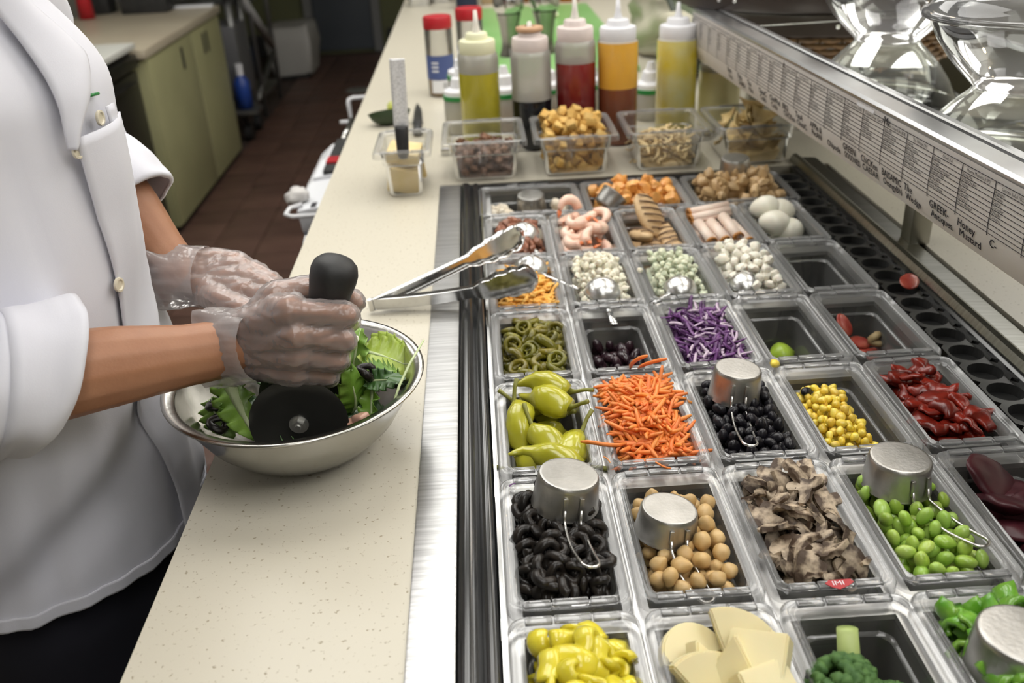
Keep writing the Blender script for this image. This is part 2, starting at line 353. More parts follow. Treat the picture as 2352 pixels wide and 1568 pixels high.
def shred(L,r,curl,seed,n=5,k=6,taper=.6,sq=1):
    q=random.Random(seed); a,b,c=[q.uniform(-curl,curl) for _ in range(3)]
    pts=[]
    for i in range(k+1):
        u=i/k-.5; pts.append(V((u*L,L*(a*u*u*1.6+b*u**3*2),L*c*u*u*.7)))
    return MB().tube(pts,[r*(taper if i in(0,k) else 1) for i in range(k+1)],n,sq=sq)
# ---- row 0
YEL=mat('banana_pepper',(.66,.55,.02),.22,c2=(.74,.64,.06),ns=60,coat=.4,rnd=.1,sss=.15)
bed('yellow_pepper_bed',(0,0),-.028,.004,YEL,'mass of yellow pepper under the loose rings',hy=.07)
def ringmesh(Ro,r,fl,arc,seed,nm,m,n=18,k=7,wob=.12):
    q=random.Random(seed); ph=q.uniform(0,6); pts=[]
    for i in range(n+(0 if arc>=1 else 1)):
        a=2*PI*arc*i/n; e=1+wob*sin(3*a+ph)
        pts.append(V((Ro*e*cos(a),Ro*e*sin(a)*.85,.003*sin(2*a+ph))))
    g=MB(); g.tube(pts,r,k,closed=arc>=1,sq=fl); return g.mesh(nm,m)
yr=[ringmesh(.0150,.0040,2.3,a,i,'yellow_pepper_ring',YEL,16,8,.22) for i,a in enumerate((1,.55,.4,.6,.9,.5))]
scatter('yellow_pepper_ring',yr,(0,0),pack(92,.0082,.032,.069,-.022,.010,8,.55),'wet yellow banana pepper ring in the near left pan','pepper ring','yellow pepper rings in the near left pan',rot=lambda:flat(.9))
CRM=mat('pale_cheese',(.74,.65,.37),.4,c2=(.77,.70,.46),ns=14,sss=.2,rnd=.05)
CRK=mat('cheese_rind',(.86,.80,.60),.4)
def slab(pts,h):
    B=bmesh.new(); vs=[B.verts.new((x,y,0)) for x,y in pts]; f=B.faces.new(vs); e=bmesh.ops.extrude_face_region(B,geom=[f]); bmesh.ops.translate(B,vec=(0,0,h),verts=[v for v in e['geom'] if isinstance(v,bmesh.types.BMVert)])
    bmesh.ops.recalc_face_normals(B,faces=B.faces[:]); bmesh.ops.bevel(B,geom=B.edges[:],offset=.0014,segments=2,affect='EDGES'); me=bpy.data.meshes.new('cheese_slice'); B.to_mesh(me); B.free(); me.materials.append(CRM); me.shade_smooth(); me.set_sharp_from_angle(angle=.7); return me
arc=lambda r,a0,a1,n,cx=0,cy=0:[(cx+r*cos(math.radians(a0+(a1-a0)*i/n)),cy+r*sin(math.radians(a0+(a1-a0)*i/n))) for i in range(n+1)]
cw=[slab([(0,-.018)]+arc(.040,55,125,9,0,-.018),.011),slab([(-.021,-.016),(.020,-.018),(.022,.016),(-.018,.018)],.016),slab(arc(.026,0,180,14,0,-.010),.010),slab([(-.024,-.012),(.022,-.016),(.004,.024)],.013)]
bed('cheese_bed',(0,1),-.040,.004,CRM,'mass of pale cheese under the loose slices',hy=.07)
for k,x,y,z,rt_,l in [(2,-.024,.058,-.012,(.5,.15,.35),'half-moon cheese slice at the back left of its pan'),(0,.012,.054,-.004,(.65,.2,-.35),'large rounded cheese slice leaning at the back of its pan'),(3,-.020,.030,-.012,(.8,.1,.8),'triangular cheese slice behind the wedge on the left'),(0,-.022,.016,-.006,(.75,.15,.25),'cheese wedge standing at the left of its pan'),(3,.004,.024,.000,(.9,-.2,-.3),'pointed cheese wedge in the middle of its pan'),(1,.024,.026,.002,(.45,-.25,-.45),'square cheese block highest on the right of its pan'),(2,.030,.052,-.012,(.5,-.2,-.6),'cheese slice half hidden at the back right of its pan'),(1,.016,-.004,.000,(.5,.15,.5),'square cheese block at the front of the heap'),(0,-.014,-.020,-.008,(.4,.2,.6),'cheese wedge at the front left of its pan'),(3,.028,-.020,-.010,(.4,-.3,1.4),'cheese corner at the front right of its pan'),(2,.0,-.05,-.012,(.3,.1,.4),'cheese slice nearest the camera in its pan')]:
    one('cheese_slice',cw[k],(0,1),(x,y,z),rt_,l,'cheese slice',1.1)
BRS=mat('broccoli_stalk',(.30,.42,.10),.45,c2=(.46,.55,.2),ns=40); BRF=mat('broccoli_crown',(.035,.10,.025),.7,c2=(.09,.19,.04),ns=120,sharp=.25)
def broccoli(x,y,z,rot,lb,sc=1):
    t=thing('broccoli_floret',lb,'broccoli',(PC_[(0,2)][0]+x,PC_[(0,2)][1]+y,z),rot,sc=sc)
    MB().tube([(0,0,-.035),(0,.001,-.01),(.001,0,.012)],[.0085,.009,.013],10).tube([(0,0,-.008),(.012,.004,.014)],[.005,.007],8).tube([(0,0,-.008),(-.012,.005,.014)],[.005,.007],8).tube([(0,0,-.008),(.002,-.012,.013)],[.005,.006],8).disp(.0012,120).obj('stalk',BRS,t,True)
    c=MB(); q=random.Random(int(x*1e4)+3)
    for i in range(64):
        a=i*2.4; h=1-i/64*.95; rr=.026*math.sqrt(1-h*h*.85); c.blob((rr*cos(a),rr*sin(a),.013+.019*h),(.0058,.0058,.0055),.4,2.4,i,2)
    c.disp(.0022,420,2); c.disp(.001,900,4); c.obj('crown',BRF,t,True); return t
broccoli(-.024,.004,-.020,(-.25,-.45,0),'dark green broccoli floret against the left wall of its pan',.92)
broccoli(.010,-.004,-.034,(-.3,.75,.2),'second broccoli floret with its crown turned right',.72)
broccoli(-.012,.034,-.022,(2.7,.15,.3),'broccoli floret lying upside down with its cut stalk up',.95)
broccoli(-.010,-.040,-.030,(1.0,.5,1),'broccoli floret lowest in its pan nearest the camera',.75)
GP=mat('green_pepper',(.10,.32,.02),.25,c2=(.28,.5,.07),ns=30,coat=.4,rnd=.15,sss=.1)
def chunk(seed,s=(.010,.008,.003)):
    q=random.Random(seed); g=MB(); n=5
    g.grid(lambda u,v:V(((u-.5)*2*s[0]*(1+.2*q.random()),(v-.5)*2*s[1],s[2]*3*(1-((u-.5)*2)**2)*.8+.002*q.random())),4,4)
    return g
gpm=[]
for i in range(4):
    B=chunk(i).mesh('green_pepper_piece',GP); gpm.append(B)
def solidmesh(me,t,name,m):
    o=put('tmp',me); solid(o,t); dg=bpy.context.evaluated_depsgraph_get(); r=bpy.data.meshes.new_from_object(o.evaluated_get(dg)); bpy.data.objects.remove(o); r.name=name
    return r
gpm=[solidmesh(m,.004,'green_pepper_piece',GP) for m in gpm]
bed('green_pepper_bed',(0,3),-.022,.005,GP,'mass of green pepper under the loose chopped pieces',hy=.07)
scatter('green_pepper_piece',gpm,(0,3),pack(110,.0072,.033,.072,-.014,.005,8,.6),'chopped green bell pepper piece in the rightmost near pan','pepper piece','chopped green pepper in the pan',smin=.8,smax=1.3)
# ---- row 1
OLV=mat('black_olive',(.009,.008,.008),.3,c2=(.022,.017,.013),ns=80,rnd=.2,spec=.35); OLI=mat('olive_flesh',(.045,.03,.02),.4)
bed('olive_bed',(1,0),-.026,.004,OLV,'mass of black olive under the loose slices',hy=.071)
om=[ringmesh(.0085,.0042,1.1,a,20+i,'olive_slice',OLV,14,6,.08) for i,a in enumerate((1,1,.75,1,.55))]+[MB().blob((0,0,0),(.010,.008,.004),.3,2,5).mesh('olive_slice',OLV)]
scatter('olive_slice',om,(1,0),pack(215,.0066,.034,.071,-.020,.005,7,.6),'sliced black olive in the pan beside the steel trim','olive slice','sliced black olives in their pan')
CHK=mat('chickpea',(.52,.335,.13),.38,c2=(.60,.42,.2),ns=70,rnd=.12,sss=.15,spec=.4)
bed('chickpea_bed',(1,1),-.038,.004,CHK,'mass of chickpeas under the loose ones',hy=.070)
def chick(i):
    g=MB().blob((0,0,0),(.0083,.0076,.0075),.12,1.4,i,3)
    v=[]
    for p in g.v:
        x,y,z=p
        if x>.005: x+=.22*(x-.005)*3*max(0,1-(y*y+z*z)/.00004)
        d=abs(y)/.004
        if x<.004: 
            k=1-.10*math.exp(-d*d)
            x,z=x*k,z*k
        v.append((x,y,z))
    g.v=v; return g.mesh('chickpea',CHK)
scatter('chickpea',[chick(i) for i in range(5)],(1,1),pack(135,.0075,.033,.068,-.030,.004,12,.85,mx=3.6,fn=lambda x,y:-.010 if (y>.045 and x>-.015) else 0),'cooked tan chickpea in the chickpea pan','chickpea','chickpeas in their pan',smin=.88,smax=1.1)
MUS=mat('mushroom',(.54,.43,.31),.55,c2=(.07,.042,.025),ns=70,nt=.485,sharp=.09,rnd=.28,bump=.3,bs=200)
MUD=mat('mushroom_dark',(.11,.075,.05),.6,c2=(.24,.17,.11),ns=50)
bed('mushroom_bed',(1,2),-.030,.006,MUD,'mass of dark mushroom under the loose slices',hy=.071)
def mush(seed):
    q=random.Random(seed); w=.017*q.uniform(.8,1.15); h=.013; st=.006*q.uniform(.7,1.1); L=q.uniform(.010,.024)
    pts=[]
    for i in range(11): a=PI*i/10; pts.append((w*cos(a),h*sin(a)))
    pts+=[(-w*.9,-.004),(-st,-.003),(-st*.9,-L),(st*.9,-L),(st,-.003),(w*.9,-.004)]
    B=bmesh.new(); vs=[B.verts.new((x,y,0)) for x,y in pts]; f=B.faces.new(vs); e=bmesh.ops.extrude_face_region(B,geom=[f]); bmesh.ops.translate(B,vec=(0,0,.0045),verts=[v for v in e['geom'] if isinstance(v,bmesh.types.BMVert)])
    bmesh.ops.recalc_face_normals(B,faces=B.faces[:]); bmesh.ops.triangulate(B,faces=[f for f in B.faces if len(f.verts)>4]); bmesh.ops.subdivide_edges(B,edges=B.edges[:],cuts=1)
    cu=q.uniform(-22,22)
    for v in B.verts: v.co.z+=cu*v.co.x**2+q.uniform(-6,10)*v.co.y**2; v.co+=noise.noise_vector(v.co*70+V((seed,0,0)))*.0016
    me=bpy.data.meshes.new('mushroom_slice'); B.to_mesh(me); B.free(); me.materials.append(MUS); me.materials.append(MUD); me.shade_smooth(); me.set_sharp_from_angle(angle=.6); return me
mm_=[mush(i) for i in range(6)]
stem=MB().tube([(-.022,0,0),(-.012,.001,.001),(0,0,.0015),(.014,-.001,.001),(.022,0,0)],[.0075,.006,.0055,.006,.0085],8,sq=.6).disp(.0008,200).mesh('mushroom_slice',MUS)
scatter('mushroom_slice',mm_,(1,2),pack(78,.0092,.032,.069,-.022,.004,8,.6),'sliced brown mushroom piece in the mushroom pan','mushroom slice','sliced mushrooms in their pan',rot=lambda:flat(.8),smin=.7,smax=1.15)
one('mushroom_slice',stem,(1,2),(-.012,.012,.0005),(.1,.15,-1.35),'long pale mushroom stem lying on top of the slices','mushroom stem',1.15)
EDA=mat('edamame',(.30,.47,.05),.3,c2=(.40,.56,.12),ns=40,coat=.25,rnd=.13,hue=.012,sss=.15)
bed('edamame_bed',(1,3),-.035,.003,EDA,'mass of edamame under the loose beans',hy=.071)
em=[MB().blob((0,0,0),(.0092,.0068,.0056),.08,1.3,i,3).mesh('edamame_bean',EDA) for i in range(4)]
scatter('edamame_bean',em,(1,3),pack(135,.0073,.034,.070,-.027,.005,10,.8),'shelled bright green edamame bean in its pan','edamame bean','edamame beans in their pan',smin=.85,smax=1.12)
BEE=mat('beet',(.040,.007,.011),.4,c2=(.065,.011,.016),ns=25,spec=.35,rnd=.2)
bed('beet_bed',(1,4),-.045,.004,BEE,'mass of beets under the loose slices',hy=.07)
bm_=[MB().blob((0,0,0),(.030,.024,.0075),.18,1.6,i+3,3).disp(.003,60,i).mesh('beet_slice',BEE) for i in range(4)]
for k,(x,y,z,r) in enumerate([(-.012,.052,-.006,(.5,.4,.3)),(.014,.046,-.022,(-.2,.3,1)),(-.014,.020,-.014,(.3,.5,1.5)),(.012,.012,-.020,(.4,-.2,.2)),(-.012,-.015,-.018,(.2,.3,2.2)),(.014,-.025,-.02,(.3,.1,.6)),(-.010,-.050,-.016,(.1,.4,1.1)),(.014,-.055,-.022,(.2,-.3,.4))]):
    one('beet_slice',bm_[k%4],(1,4),(x,y,z),r,'thick dark red beet slice in the pan at the right edge','beet slice',group='beet slices in their pan')
# ---- row 2
PEP=mat('pickled_pepper',(.40,.38,.02),.25,c2=(.50,.48,.045),ns=22,coat=.5,rnd=.1,sss=.15); PST=mat('pepper_stem',(.22,.22,.04),.5)
def pepper(seed,L=.062):
    q=random.Random(seed); cv=q.uniform(-.25,.25); pts=[];rr=[]
    for i in range(11):
        u=i/10; pts.append(V((u*L,cv*L*(u-.5)**2*2,.004*sin(3*u))))
        rr.append(.0145*(.35+.65*sin(PI*min(1,u*1.25+.12))**.6)*(1 if u<.75 else 1-.75*((u-.75)/.25)**1.6))
    g=MB().tube(pts,rr,14)
    g.v=[tuple(V(p)+V((0,0,0))+noise.noise_vector(V(p)*55+V((seed,0,0)))*.0045) for p in g.v]
    s=MB().tube([V((.001,0,0)),V((-.008,.001,.002)),V((-.018,.004,.007)),V((-.026,.008,.010))],[.0048,.0022,.0019,.0024],8)
    return g.mesh('pod',PEP),s.mesh('stem',PST)
pps=[pepper(i,.055+.006*(i%3)) for i in range(4)]
for m,_ in pps: pass
plist=[(.030,.052,.006,(.15,-.1,2.85),0,'pickled pepper at the back of its pan with a long stem pointing right'),
(.026,.016,.008,(.5,.1,2.5),1,'plump pickled pepper on top with its stem hanging to the front'),
(-.031,.028,.004,(.2,.62,-1.45),2,'largest pickled pepper by the left wall of its pan, drooping forward'),
(-.010,-.008,-.004,(.3,.3,-.9),3,'glossy pickled pepper in the middle of its pan'),
(.036,-.020,-.008,(.2,.35,-2.0),1,'pickled pepper along the right wall of its pan'),
(-.030,-.052,-.022,(.3,-.1,.35),0,'pickled pepper at the front left of its pan'),
(.030,-.060,-.018,(.1,-.2,2.9),2,'pickled pepper at the front right with its stem pointing left'),
(-.022,.062,-.014,(.1,.25,.1),3,'pickled pepper half hidden behind the top one'),
(.022,.060,-.030,(.2,.2,2.4),0,'pickled pepper sunk at the back right of its pan'),
(-.02,.02,-.034,(0,.2,.4),1,'pickled pepper at the bottom of its pan on the left'),
(.02,-.03,-.038,(0,.2,1.4),2,'pickled pepper at the bottom of its pan on the right')]
for x,y,z,r,k,lb in plist:
    t=thing('pickled_pepper',lb,'pepper',(PC_[(2,0)][0]+x,PC_[(2,0)][1]+y,z),r,'pickled peppers in their pan',1.12)
    put('pod',pps[k][0],parent=t); put('stem',pps[k][1],parent=t)
bed('pickled_pepper_bed',(2,0),-.060,.004,PEP,'mass of pickled pepper low in the pan',hy=.07)
CAR=mat('carrot',(.80,.205,.03),.45,c2=(.86,.30,.08),ns=50,rnd=.1,hue=.008,sss=.1)
ctop=bed('carrot_bed',(2,1),-.012,.003,CAR,'mass of carrot under the loose shreds',mound=.016,hy=.073,fn=lambda x,y:.006*y/.07)
cs=[shred(.034+.006*(i%4),.0024,.45,i,5,6,.6) for i in range(7)]; cs=[g.mesh('carrot_shred',CAR) for g in cs]
P=[]
for i in range(290):
    a,b=R.uniform(-1,1),R.uniform(-1,1); x,y=a*.0335,b*.070
    P.append((x,y,-.010+.016*(1-a*a)*(1-b*b)+.006*b+R.uniform(0,.007)+.002))
scatter('carrot_shred',cs,(2,1),P,'thin shred of raw orange carrot in the carrot pan','carrot shred','carrot shreds in their pan',rot=lambda:(R.uniform(-.35,.35),R.gauss(0,.28),R.uniform(0,6.28)))
for x,y,z,r,lb in [(.002,.088,.020,(.3,.75,1.9),'carrot shred sticking up at the back edge of the carrot heap'),(.018,.084,.018,(.2,.6,2.2),'carrot shred leaning over the back right rim of the carrot pan')]: one('carrot_shred',cs[3],(2,1),(x,y,z),r,lb,'carrot shred')
BB=mat('black_bean',(.008,.007,.010),.3,c2=(.013,.012,.016),ns=30,rnd=.3,spec=.4)
bed('black_bean_bed',(2,2),-.028,.003,BB,'mass of black beans under the loose ones',hy=.071)
bm2=[MB().blob((0,0,0),(.0085,.0058,.0054),.08,1.2,i,3).mesh('black_bean',BB) for i in range(4)]
scatter('black_bean',bm2,(2,2),pack(185,.0061,.034,.072,-.022,.005,8,.8),'cooked shiny black bean in the bean pan','bean','black beans in their pan',smin=.88,smax=1.1)
CRN=mat('corn',(.80,.56,.03),.3,c2=(.86,.68,.14),ns=70,coat=.3,rnd=.1,hue=.01,sss=.15)
def corn(i):
    g=MB().blob((0,0,0),(.0058,.0050,.0042),.1,1.5,i,2); g.v=[(x,y*(1.15 if x>0 else .8),z) for x,y,z in g.v]; return g.mesh('corn_kernel',CRN)
cm=[corn(i) for i in range(4)]
fnc=lambda x,y:-.03*max(0,(x-.004+.25*(y-.02))/.03)
bed('corn_bed',(2,3),-.036,.002,CRN,'mass of corn piled against the left of its pan',hx=.022,hy=.066,xo=-.013)
scatter('corn_kernel',cm,(2,3),pack(150,.0050,.026,.066,-.030,.012,9,.8),'yellow sweet corn kernel in the corn pan','corn kernel','corn kernels in their pan',off=(-.008,0))
cliq=MB().prism([(p.x,p.y) for p in rrect(.0325,.070,.010,0)],-.083,-.045).obj('corn_brine',clear('brine',(.75,.62,.25),(.4,.3,.05),.15,.3),None,False,loc=(*PC_[(2,3)],0),label='yellow brine pooled at the right of the corn pan',cat='liquid',kind='stuff')
TOM=mat('roasted_tomato',(.26,.016,.006),.3,c2=(.12,.008,.004),ns=45,coat=.15,rnd=.2,sss=.1); TOIL=mat('tomato_oil',(.22,.03,.006),.08,c2=(.30,.06,.01),ns=30,coat=.5)
bed('tomato_bed',(2,4),-.030,.005,TOM,'soft mass of roasted tomato in oil under the strips',hy=.07,fr=45)
tm=[shred(.030,.0090,.7,40+i,10,8,.6,.5).disp(.006,75,i).mesh('tomato_strip',TOM) for i in range(6)]
scatter('tomato_strip',tm,(2,4),pack(58,.0088,.030,.067,-.024,.006,6,.55),'glossy roasted red tomato strip in its pan','tomato strip','roasted tomato strips in their pan',rot=lambda:flat(.5),smin=.7,smax=1.25)
one('tomato_strip',tm[2],(2,4),(.004,.060,.004),(.2,-.6,1.0),'tomato strip standing up at the back of its pan','tomato strip',.9)
# ---- row 3
JAL=mat('jalapeno',(.095,.088,.005),.28,c2=(.20,.175,.012),ns=40,coat=.15,rnd=.25,hue=.012); JSE=mat('jalapeno_seed',(.50,.47,.10),.4)
bed('jalapeno_bed',(3,0),-.038,.005,JAL,'mass of jalapeno under the loose slices',hy=.072)
jm=[]
for i in range(5):
    g=MB(); pts=[V((.0098*cos(a)*(1+.08*sin(3*a+i)),.0098*sin(a),.0)) for a in [2*PI*k/16 for k in range(16)]]; g.tube(pts,.0032,7,True,1.3); jm.append((g,i))
jmesh=[]
for g,i in jm:
    if i%2==0:
        for k in range(3): a=k*2.1+i; g.tube([V((0,0,0)),V((.008*cos(a),.008*sin(a),0))],.0014,5)
    me=g.mesh('jalapeno_slice',JAL); jmesh.append(me)
jmesh.append(shred(.030,.006,.4,77,8,7,.5,.6).mesh('jalapeno_slice',JAL)); jmesh.append(ringmesh(.011,.0042,1.3,.5,9,'jalapeno_slice',JAL,12,7))
scatter('jalapeno_slice',jmesh,(3,0),pack(92,.0078,.033,.070,-.030,.006,8,.65),'pickled olive-green jalapeno slice in its pan','jalapeno slice','jalapeno slices in their pan',rot=lambda:flat(.9),smin=.85,smax=1.2)
sd=MB().blob((0,0,0),(.004,.003,.002),.2,2,1).mesh('jalapeno_seed',JSE)
scatter('jalapeno_seed',[sd],(3,0),[(R.uniform(-.028,.03),R.uniform(-.06,.06),-.006+R.uniform(-.004,.002)) for _ in range(9)],'pale seed cluster on the jalapeno slices','seed','pale seeds on the jalapenos')
KAL=mat('kalamata',(.022,.010,.016),.2,coat=.4,c2=(.04,.016,.022),ns=30,rnd=.3)
km=[MB().blob((0,0,0),(.0125,.0072,.0068),.06,1,i,3).mesh('purple_olive',KAL) for i in range(3)]
scatter('purple_olive',km,(3,1),pack(34,.0085,.029,.036,-.070,0,10,.8),'dark purple whole olive at the bottom of a nearly empty pan','olive','dark purple olives in the nearly empty pan',off=(0,.030))
for x,y,z,r,l in [(-.020,.060,-.046,(0,1.2,.4),'purple olive clinging to the left wall of its pan'),(.021,.055,-.048,(0,1.3,2),'purple olive clinging to the right wall of its pan')]: one('purple_olive',km[0],(3,1),(x,y,z),r,l,'olive')
CAB=mat('purple_cabbage',(.085,.018,.115),.4,c2=(.17,.05,.21),ns=30,coat=.2,rnd=.3); CABW=mat('pale_cabbage',(.66,.58,.62),.45,c2=(.35,.18,.4),ns=60)
bed('cabbage_bed',(3,2),-.024,.005,CAB,'mass of purple cabbage under the loose shreds',hy=.073)
cb=[shred(.022+.005*(i%4),.0028,.7,60+i,5,7,.5,.45) for i in range(6)]
cbm=[g.mesh('cabbage_shred',CAB) for g in cb]; cbw=[shred(.017+.004*i,.0021,.6,80+i,5,6,.5,.6).mesh('cabbage_shred',CABW) for i in range(4)]
P=pack(225,.0058,.033,.071,-.019,.004,4,.35)
scatter('cabbage_shred',cbm,(3,2),P,'shred of purple cabbage in the cabbage pan','cabbage shred','purple cabbage shreds in their pan',rot=lambda:flat(.7))
P=[(R.uniform(-.032,.032),R.uniform(-.07,.07),-.004+R.uniform(-.006,.005)) for _ in range(62)]
scatter('cabbage_shred',cbw,(3,2),P,'pale white core shred among purple cabbage','cabbage shred','pale shreds in the purple cabbage',rot=lambda:flat(.6))
APP=mat('apple_flesh',(.62,.66,.22),.4); APS=mat('apple_skin',(.38,.55,.05),.3)
t=thing('apple_wedge','single green apple wedge at the bottom of its pan','apple',(PC_[(3,3)][0]+.013,PC_[(3,3)][1]+.052,-.070),(.2,0,.2))
g=MB(); g.rings([[V((x,.018*sin(a)*sin(PI*(x+.02)/.04)*1,.014*cos(a)*sin(PI*(x+.02)/.04))) for a in [PI*k/8-PI/2 for k in range(9)]] for x in [-.0195+.039*i/8 for i in range(9)]],True,True); g.obj('flesh',APP,t,50)
MB().rings([[V((x,.0185*sin(a)*sin(PI*(x+.02)/.04),.0146*cos(a)*sin(PI*(x+.02)/.04))) for a in [PI*k/8-PI/2 for k in range(9)]] for x in [-.019+.038*i/8 for i in range(9)]],False,False).obj('skin',APS,t,True)
STR=mat('strawberry',(.38,.03,.02),.35,c2=(.55,.14,.09),ns=50,coat=.2,rnd=.2)
sm_=[MB().blob((0,0,0),(.017,.012,.0035),.08,1.5,i,3).mesh('strawberry_slice',STR) for i in range(3)]
for k,(x,y,z,r,l) in enumerate([(-.008,.060,-.036,(.2,.9,-.7),'strawberry slice standing against the left wall of its pan'),(.012,.050,-.058,(.3,.2,.3),'strawberry slice in the middle of its nearly empty pan'),(.020,.044,-.068,(.1,.2,1.2),'strawberry slice second from the front wall of its pan'),(.004,.040,-.066,(.2,.3,2.2),'darkest strawberry slice at the front left of its pan'),(.027,.036,-.070,(.3,.0,.2),'strawberry slice touching the front wall of its pan')]):
    one('strawberry_slice',sm_[k%3],(3,4),(x,y,z),r,l,'strawberry slice')
put('strawberry_slice',sm_[1],(.578,.572,.004),(.25,-.2,.9),1.05,label='dried strawberry slice fallen on the round openings beside the pans',cat='strawberry slice')
BAN=mat('dried_fruit',(.40,.30,.15),.6,c2=(.28,.2,.09),ns=60)
one('dried_ring',ringmesh(.0075,.0045,1.2,1,5,'dried_ring',BAN,14,8),(3,4),(.030,.040,-.050),(1.1,.2,.2),'small tan dried ring at the front of the strawberry pan','dried fruit')
# ---- row 4
CHD=mat('cheddar',(.90,.45,.07),.5,c2=(.94,.53,.13),ns=50,rnd=.07,sss=.15)
bed('cheddar_bed',(4,0),-.020,.003,CHD,'mass of cheddar under the loose shreds',mound=.018,hy=.072)
ch=[shred(.024+.005*(i%4),.0027,.5,100+i,5,6,.7).mesh('cheddar_shred',CHD) for i in range(6)]
P=[]
for i in range(215):
    a,b=R.uniform(-1,1),R.uniform(-1,1); P.append((a*.034,b*.071,-.016+.018*(1-a*a)*(1-b*b)+R.uniform(0,.006)))
scatter('cheddar_shred',ch,(4,0),P,'shred of orange cheddar in the cheddar pan','cheese shred','cheddar shreds in their pan',rot=lambda:(R.uniform(-.4,.4),R.gauss(0,.25),R.uniform(0,6.28)))
def crumb(n,m,s,seeds,amp=.45):
    return [MB().blob((0,0,0),(s*R.uniform(.9,1.3),s*R.uniform(.8,1.1),s*R.uniform(.7,1)),amp,1.9,k,2).mesh(n,m,40) for k in seeds]
FET=mat('feta',(.83,.79,.67),.65,c2=(.80,.76,.60),ns=40,rnd=.04,sss=.2); BLU=mat('blue_cheese',(.66,.69,.52),.65,c2=(.30,.38,.25),ns=45,nt=.62,sharp=.1,rnd=.06,sss=.2); MOZ=mat('white_cheese',(.87,.83,.72),.6,rnd=.04,sss=.2)
for c,m,nm,cat,lb,gp,s,n,mo in((1,FET,'feta_crumb','cheese crumb','small white crumble of feta in the heaped feta pan','feta crumbles in their pan',.0052,260,.024),(2,BLU,'blue_cheese_crumb','cheese crumb','greenish blue cheese crumble in its pan','blue cheese crumbles in their pan',.0055,190,.014),(3,MOZ,'white_cheese_chunk','cheese chunk','soft white cheese chunk in the pan left of the empty one','white cheese chunks in their pan',.0078,100,.016)):
    bed(nm.replace('crumb','bed').replace('chunk','bed'),(4,c),-.024,.004,m,'mass of '+{1:'feta under the loose crumbles',2:'blue cheese under the loose crumbles',3:'white cheese under the loose chunks'}[c],mound=mo*.8,hy=.070,fn=lambda x,y:.005*y/.07)
    scatter(nm,crumb(nm,m,s,range(c*10,c*10+5)),(4,c),pack(n,s*1.05,.033,.069,-.017,mo,6,.6,fn=lambda x,y:.006*y/.07),lb,cat,gp)
# ---- row 5
BAC=mat('bacon',(.24,.075,.04),.5,c2=(.36,.16,.09),ns=60,sharp=.2,rnd=.25,coat=.15)
bed('bacon_bed',(5,0),-.022,.004,BAC,'mass of bacon under the loose bits',mound=.012,hy=.07)
scatter('bacon_bit',crumb('bacon_bit',BAC,.0062,range(5),.6),(5,0),pack(150,.0056,.033,.070,-.016,.016,6,.6),'chopped crisp brown bacon bit in the bacon pan','bacon bit','bacon bits in their pan')
SHR=mat('shrimp',(.80,.47,.34),.3,c2=(.84,.62,.50),ns=45,sharp=.2,coat=.3,rnd=.06,sss=.25); SHT=mat('shrimp_tail',(.75,.22,.08),.35)
def shrimp(i):
    g=MB();pts=[];rr=[]
    for k in range(13):
        u=k/12; a=.2+2.9*u; pts.append(V((.017*cos(a),.017*sin(a)*1.15,.001))); rr.append((.0035+.0052*sin(PI*min(1,.25+u*.75))**.8)*(1+.07*(k%2)))
    g.tube(pts,rr[::-1] if i%2 else rr,9); return g.mesh('body',SHR)
shm=[shrimp(0),shrimp(1)]; tail=MB().tube([(-.0165,.004,0),(-.018,-.004,.001),(-.020,-.012,.002)],[.003,.0045,.001],6,sq=.4).mesh('tail',SHT)
for k,(x,y,z) in enumerate(pack(26,.0125,.027,.058,-.032,.016,8,.6)):
    t=thing('shrimp','curled pink cooked shrimp heaped in the shrimp pan','shrimp',(PC_[(5,1)][0]+x,PC_[(5,1)][1]+y,z),flat(.6),'shrimp in their pan',R.uniform(.9,1.1)); put('body',shm[k%2],parent=t); put('tail',tail,parent=t)
bed('shrimp_bed',(5,1),-.055,.004,SHR,'mass of shrimp low in the pan',hy=.07)
t=thing('shrimp','shrimp standing up at the back left corner of the shrimp pan','shrimp',(PC_[(5,1)][0]-.020,PC_[(5,1)][1]+.066,.012),(1.2,.2,.3)); put('body',shm[0],parent=t); put('tail',tail,parent=t)
GCH=mat('grilled_chicken',(.48,.30,.14),.5,c2=(.58,.40,.21),ns=40,bump=.3,bs=180); CHAR=mat('grill_char',(.15,.085,.045),.6)
def chicken(rc,x,y,z,rot,lb,L=.075,W=.042,sc=1,stripes=6,sd=0):
    t=thing('grilled_chicken',lb,'chicken',(PC_[rc][0]+x,PC_[rc][1]+y,z),rot,sc=sc)
    f=lambda X,Y:.011*max(0,1-(X/(L*.52))**2-(Y/(W*.54))**2)**.5+.0015*noise.noise(V((X*60,Y*60,sd)))
    g=MB().blob((0,0,0),(L/2,W/2,.011),.12,1.4,sd,3); g.disp(.002,90,sd); g.obj('meat',GCH,t,True)
    for i in range(stripes):
        X=-L*.36+L*.72*i/max(1,stripes-1); h=W*.40*math.sqrt(max(.05,1-(X/(L*.5))**2)); s=MB()
        s.tube([V((X+.004*v,h*v,.0028+f(X,h*v)*.93)) for v in[-1,-.6,-.2,.2,.6,1]],.0015,6,sq=.6); s.obj('char_mark',CHAR,t,True)
chicken((5,2),-.002,.020,.014,(.25,-.75,1.95),'grilled chicken slab with char stripes leaning on top of its pan',.085,.050,1,6,1)
chicken((5,2),.018,.000,-.012,(.3,.2,-1.2),'grilled chicken piece low on the right of its pan',.07,.035,1,5,2)
chicken((5,2),-.020,-.010,-.010,(-.2,-.3,-1.4),'grilled chicken piece low on the left of its pan',.075,.034,1,5,3)
chicken((5,2),.024,-.045,-.018,(.2,.1,-1.0),'small grilled chicken piece at the front right of its pan',.045,.03,1,3,4)
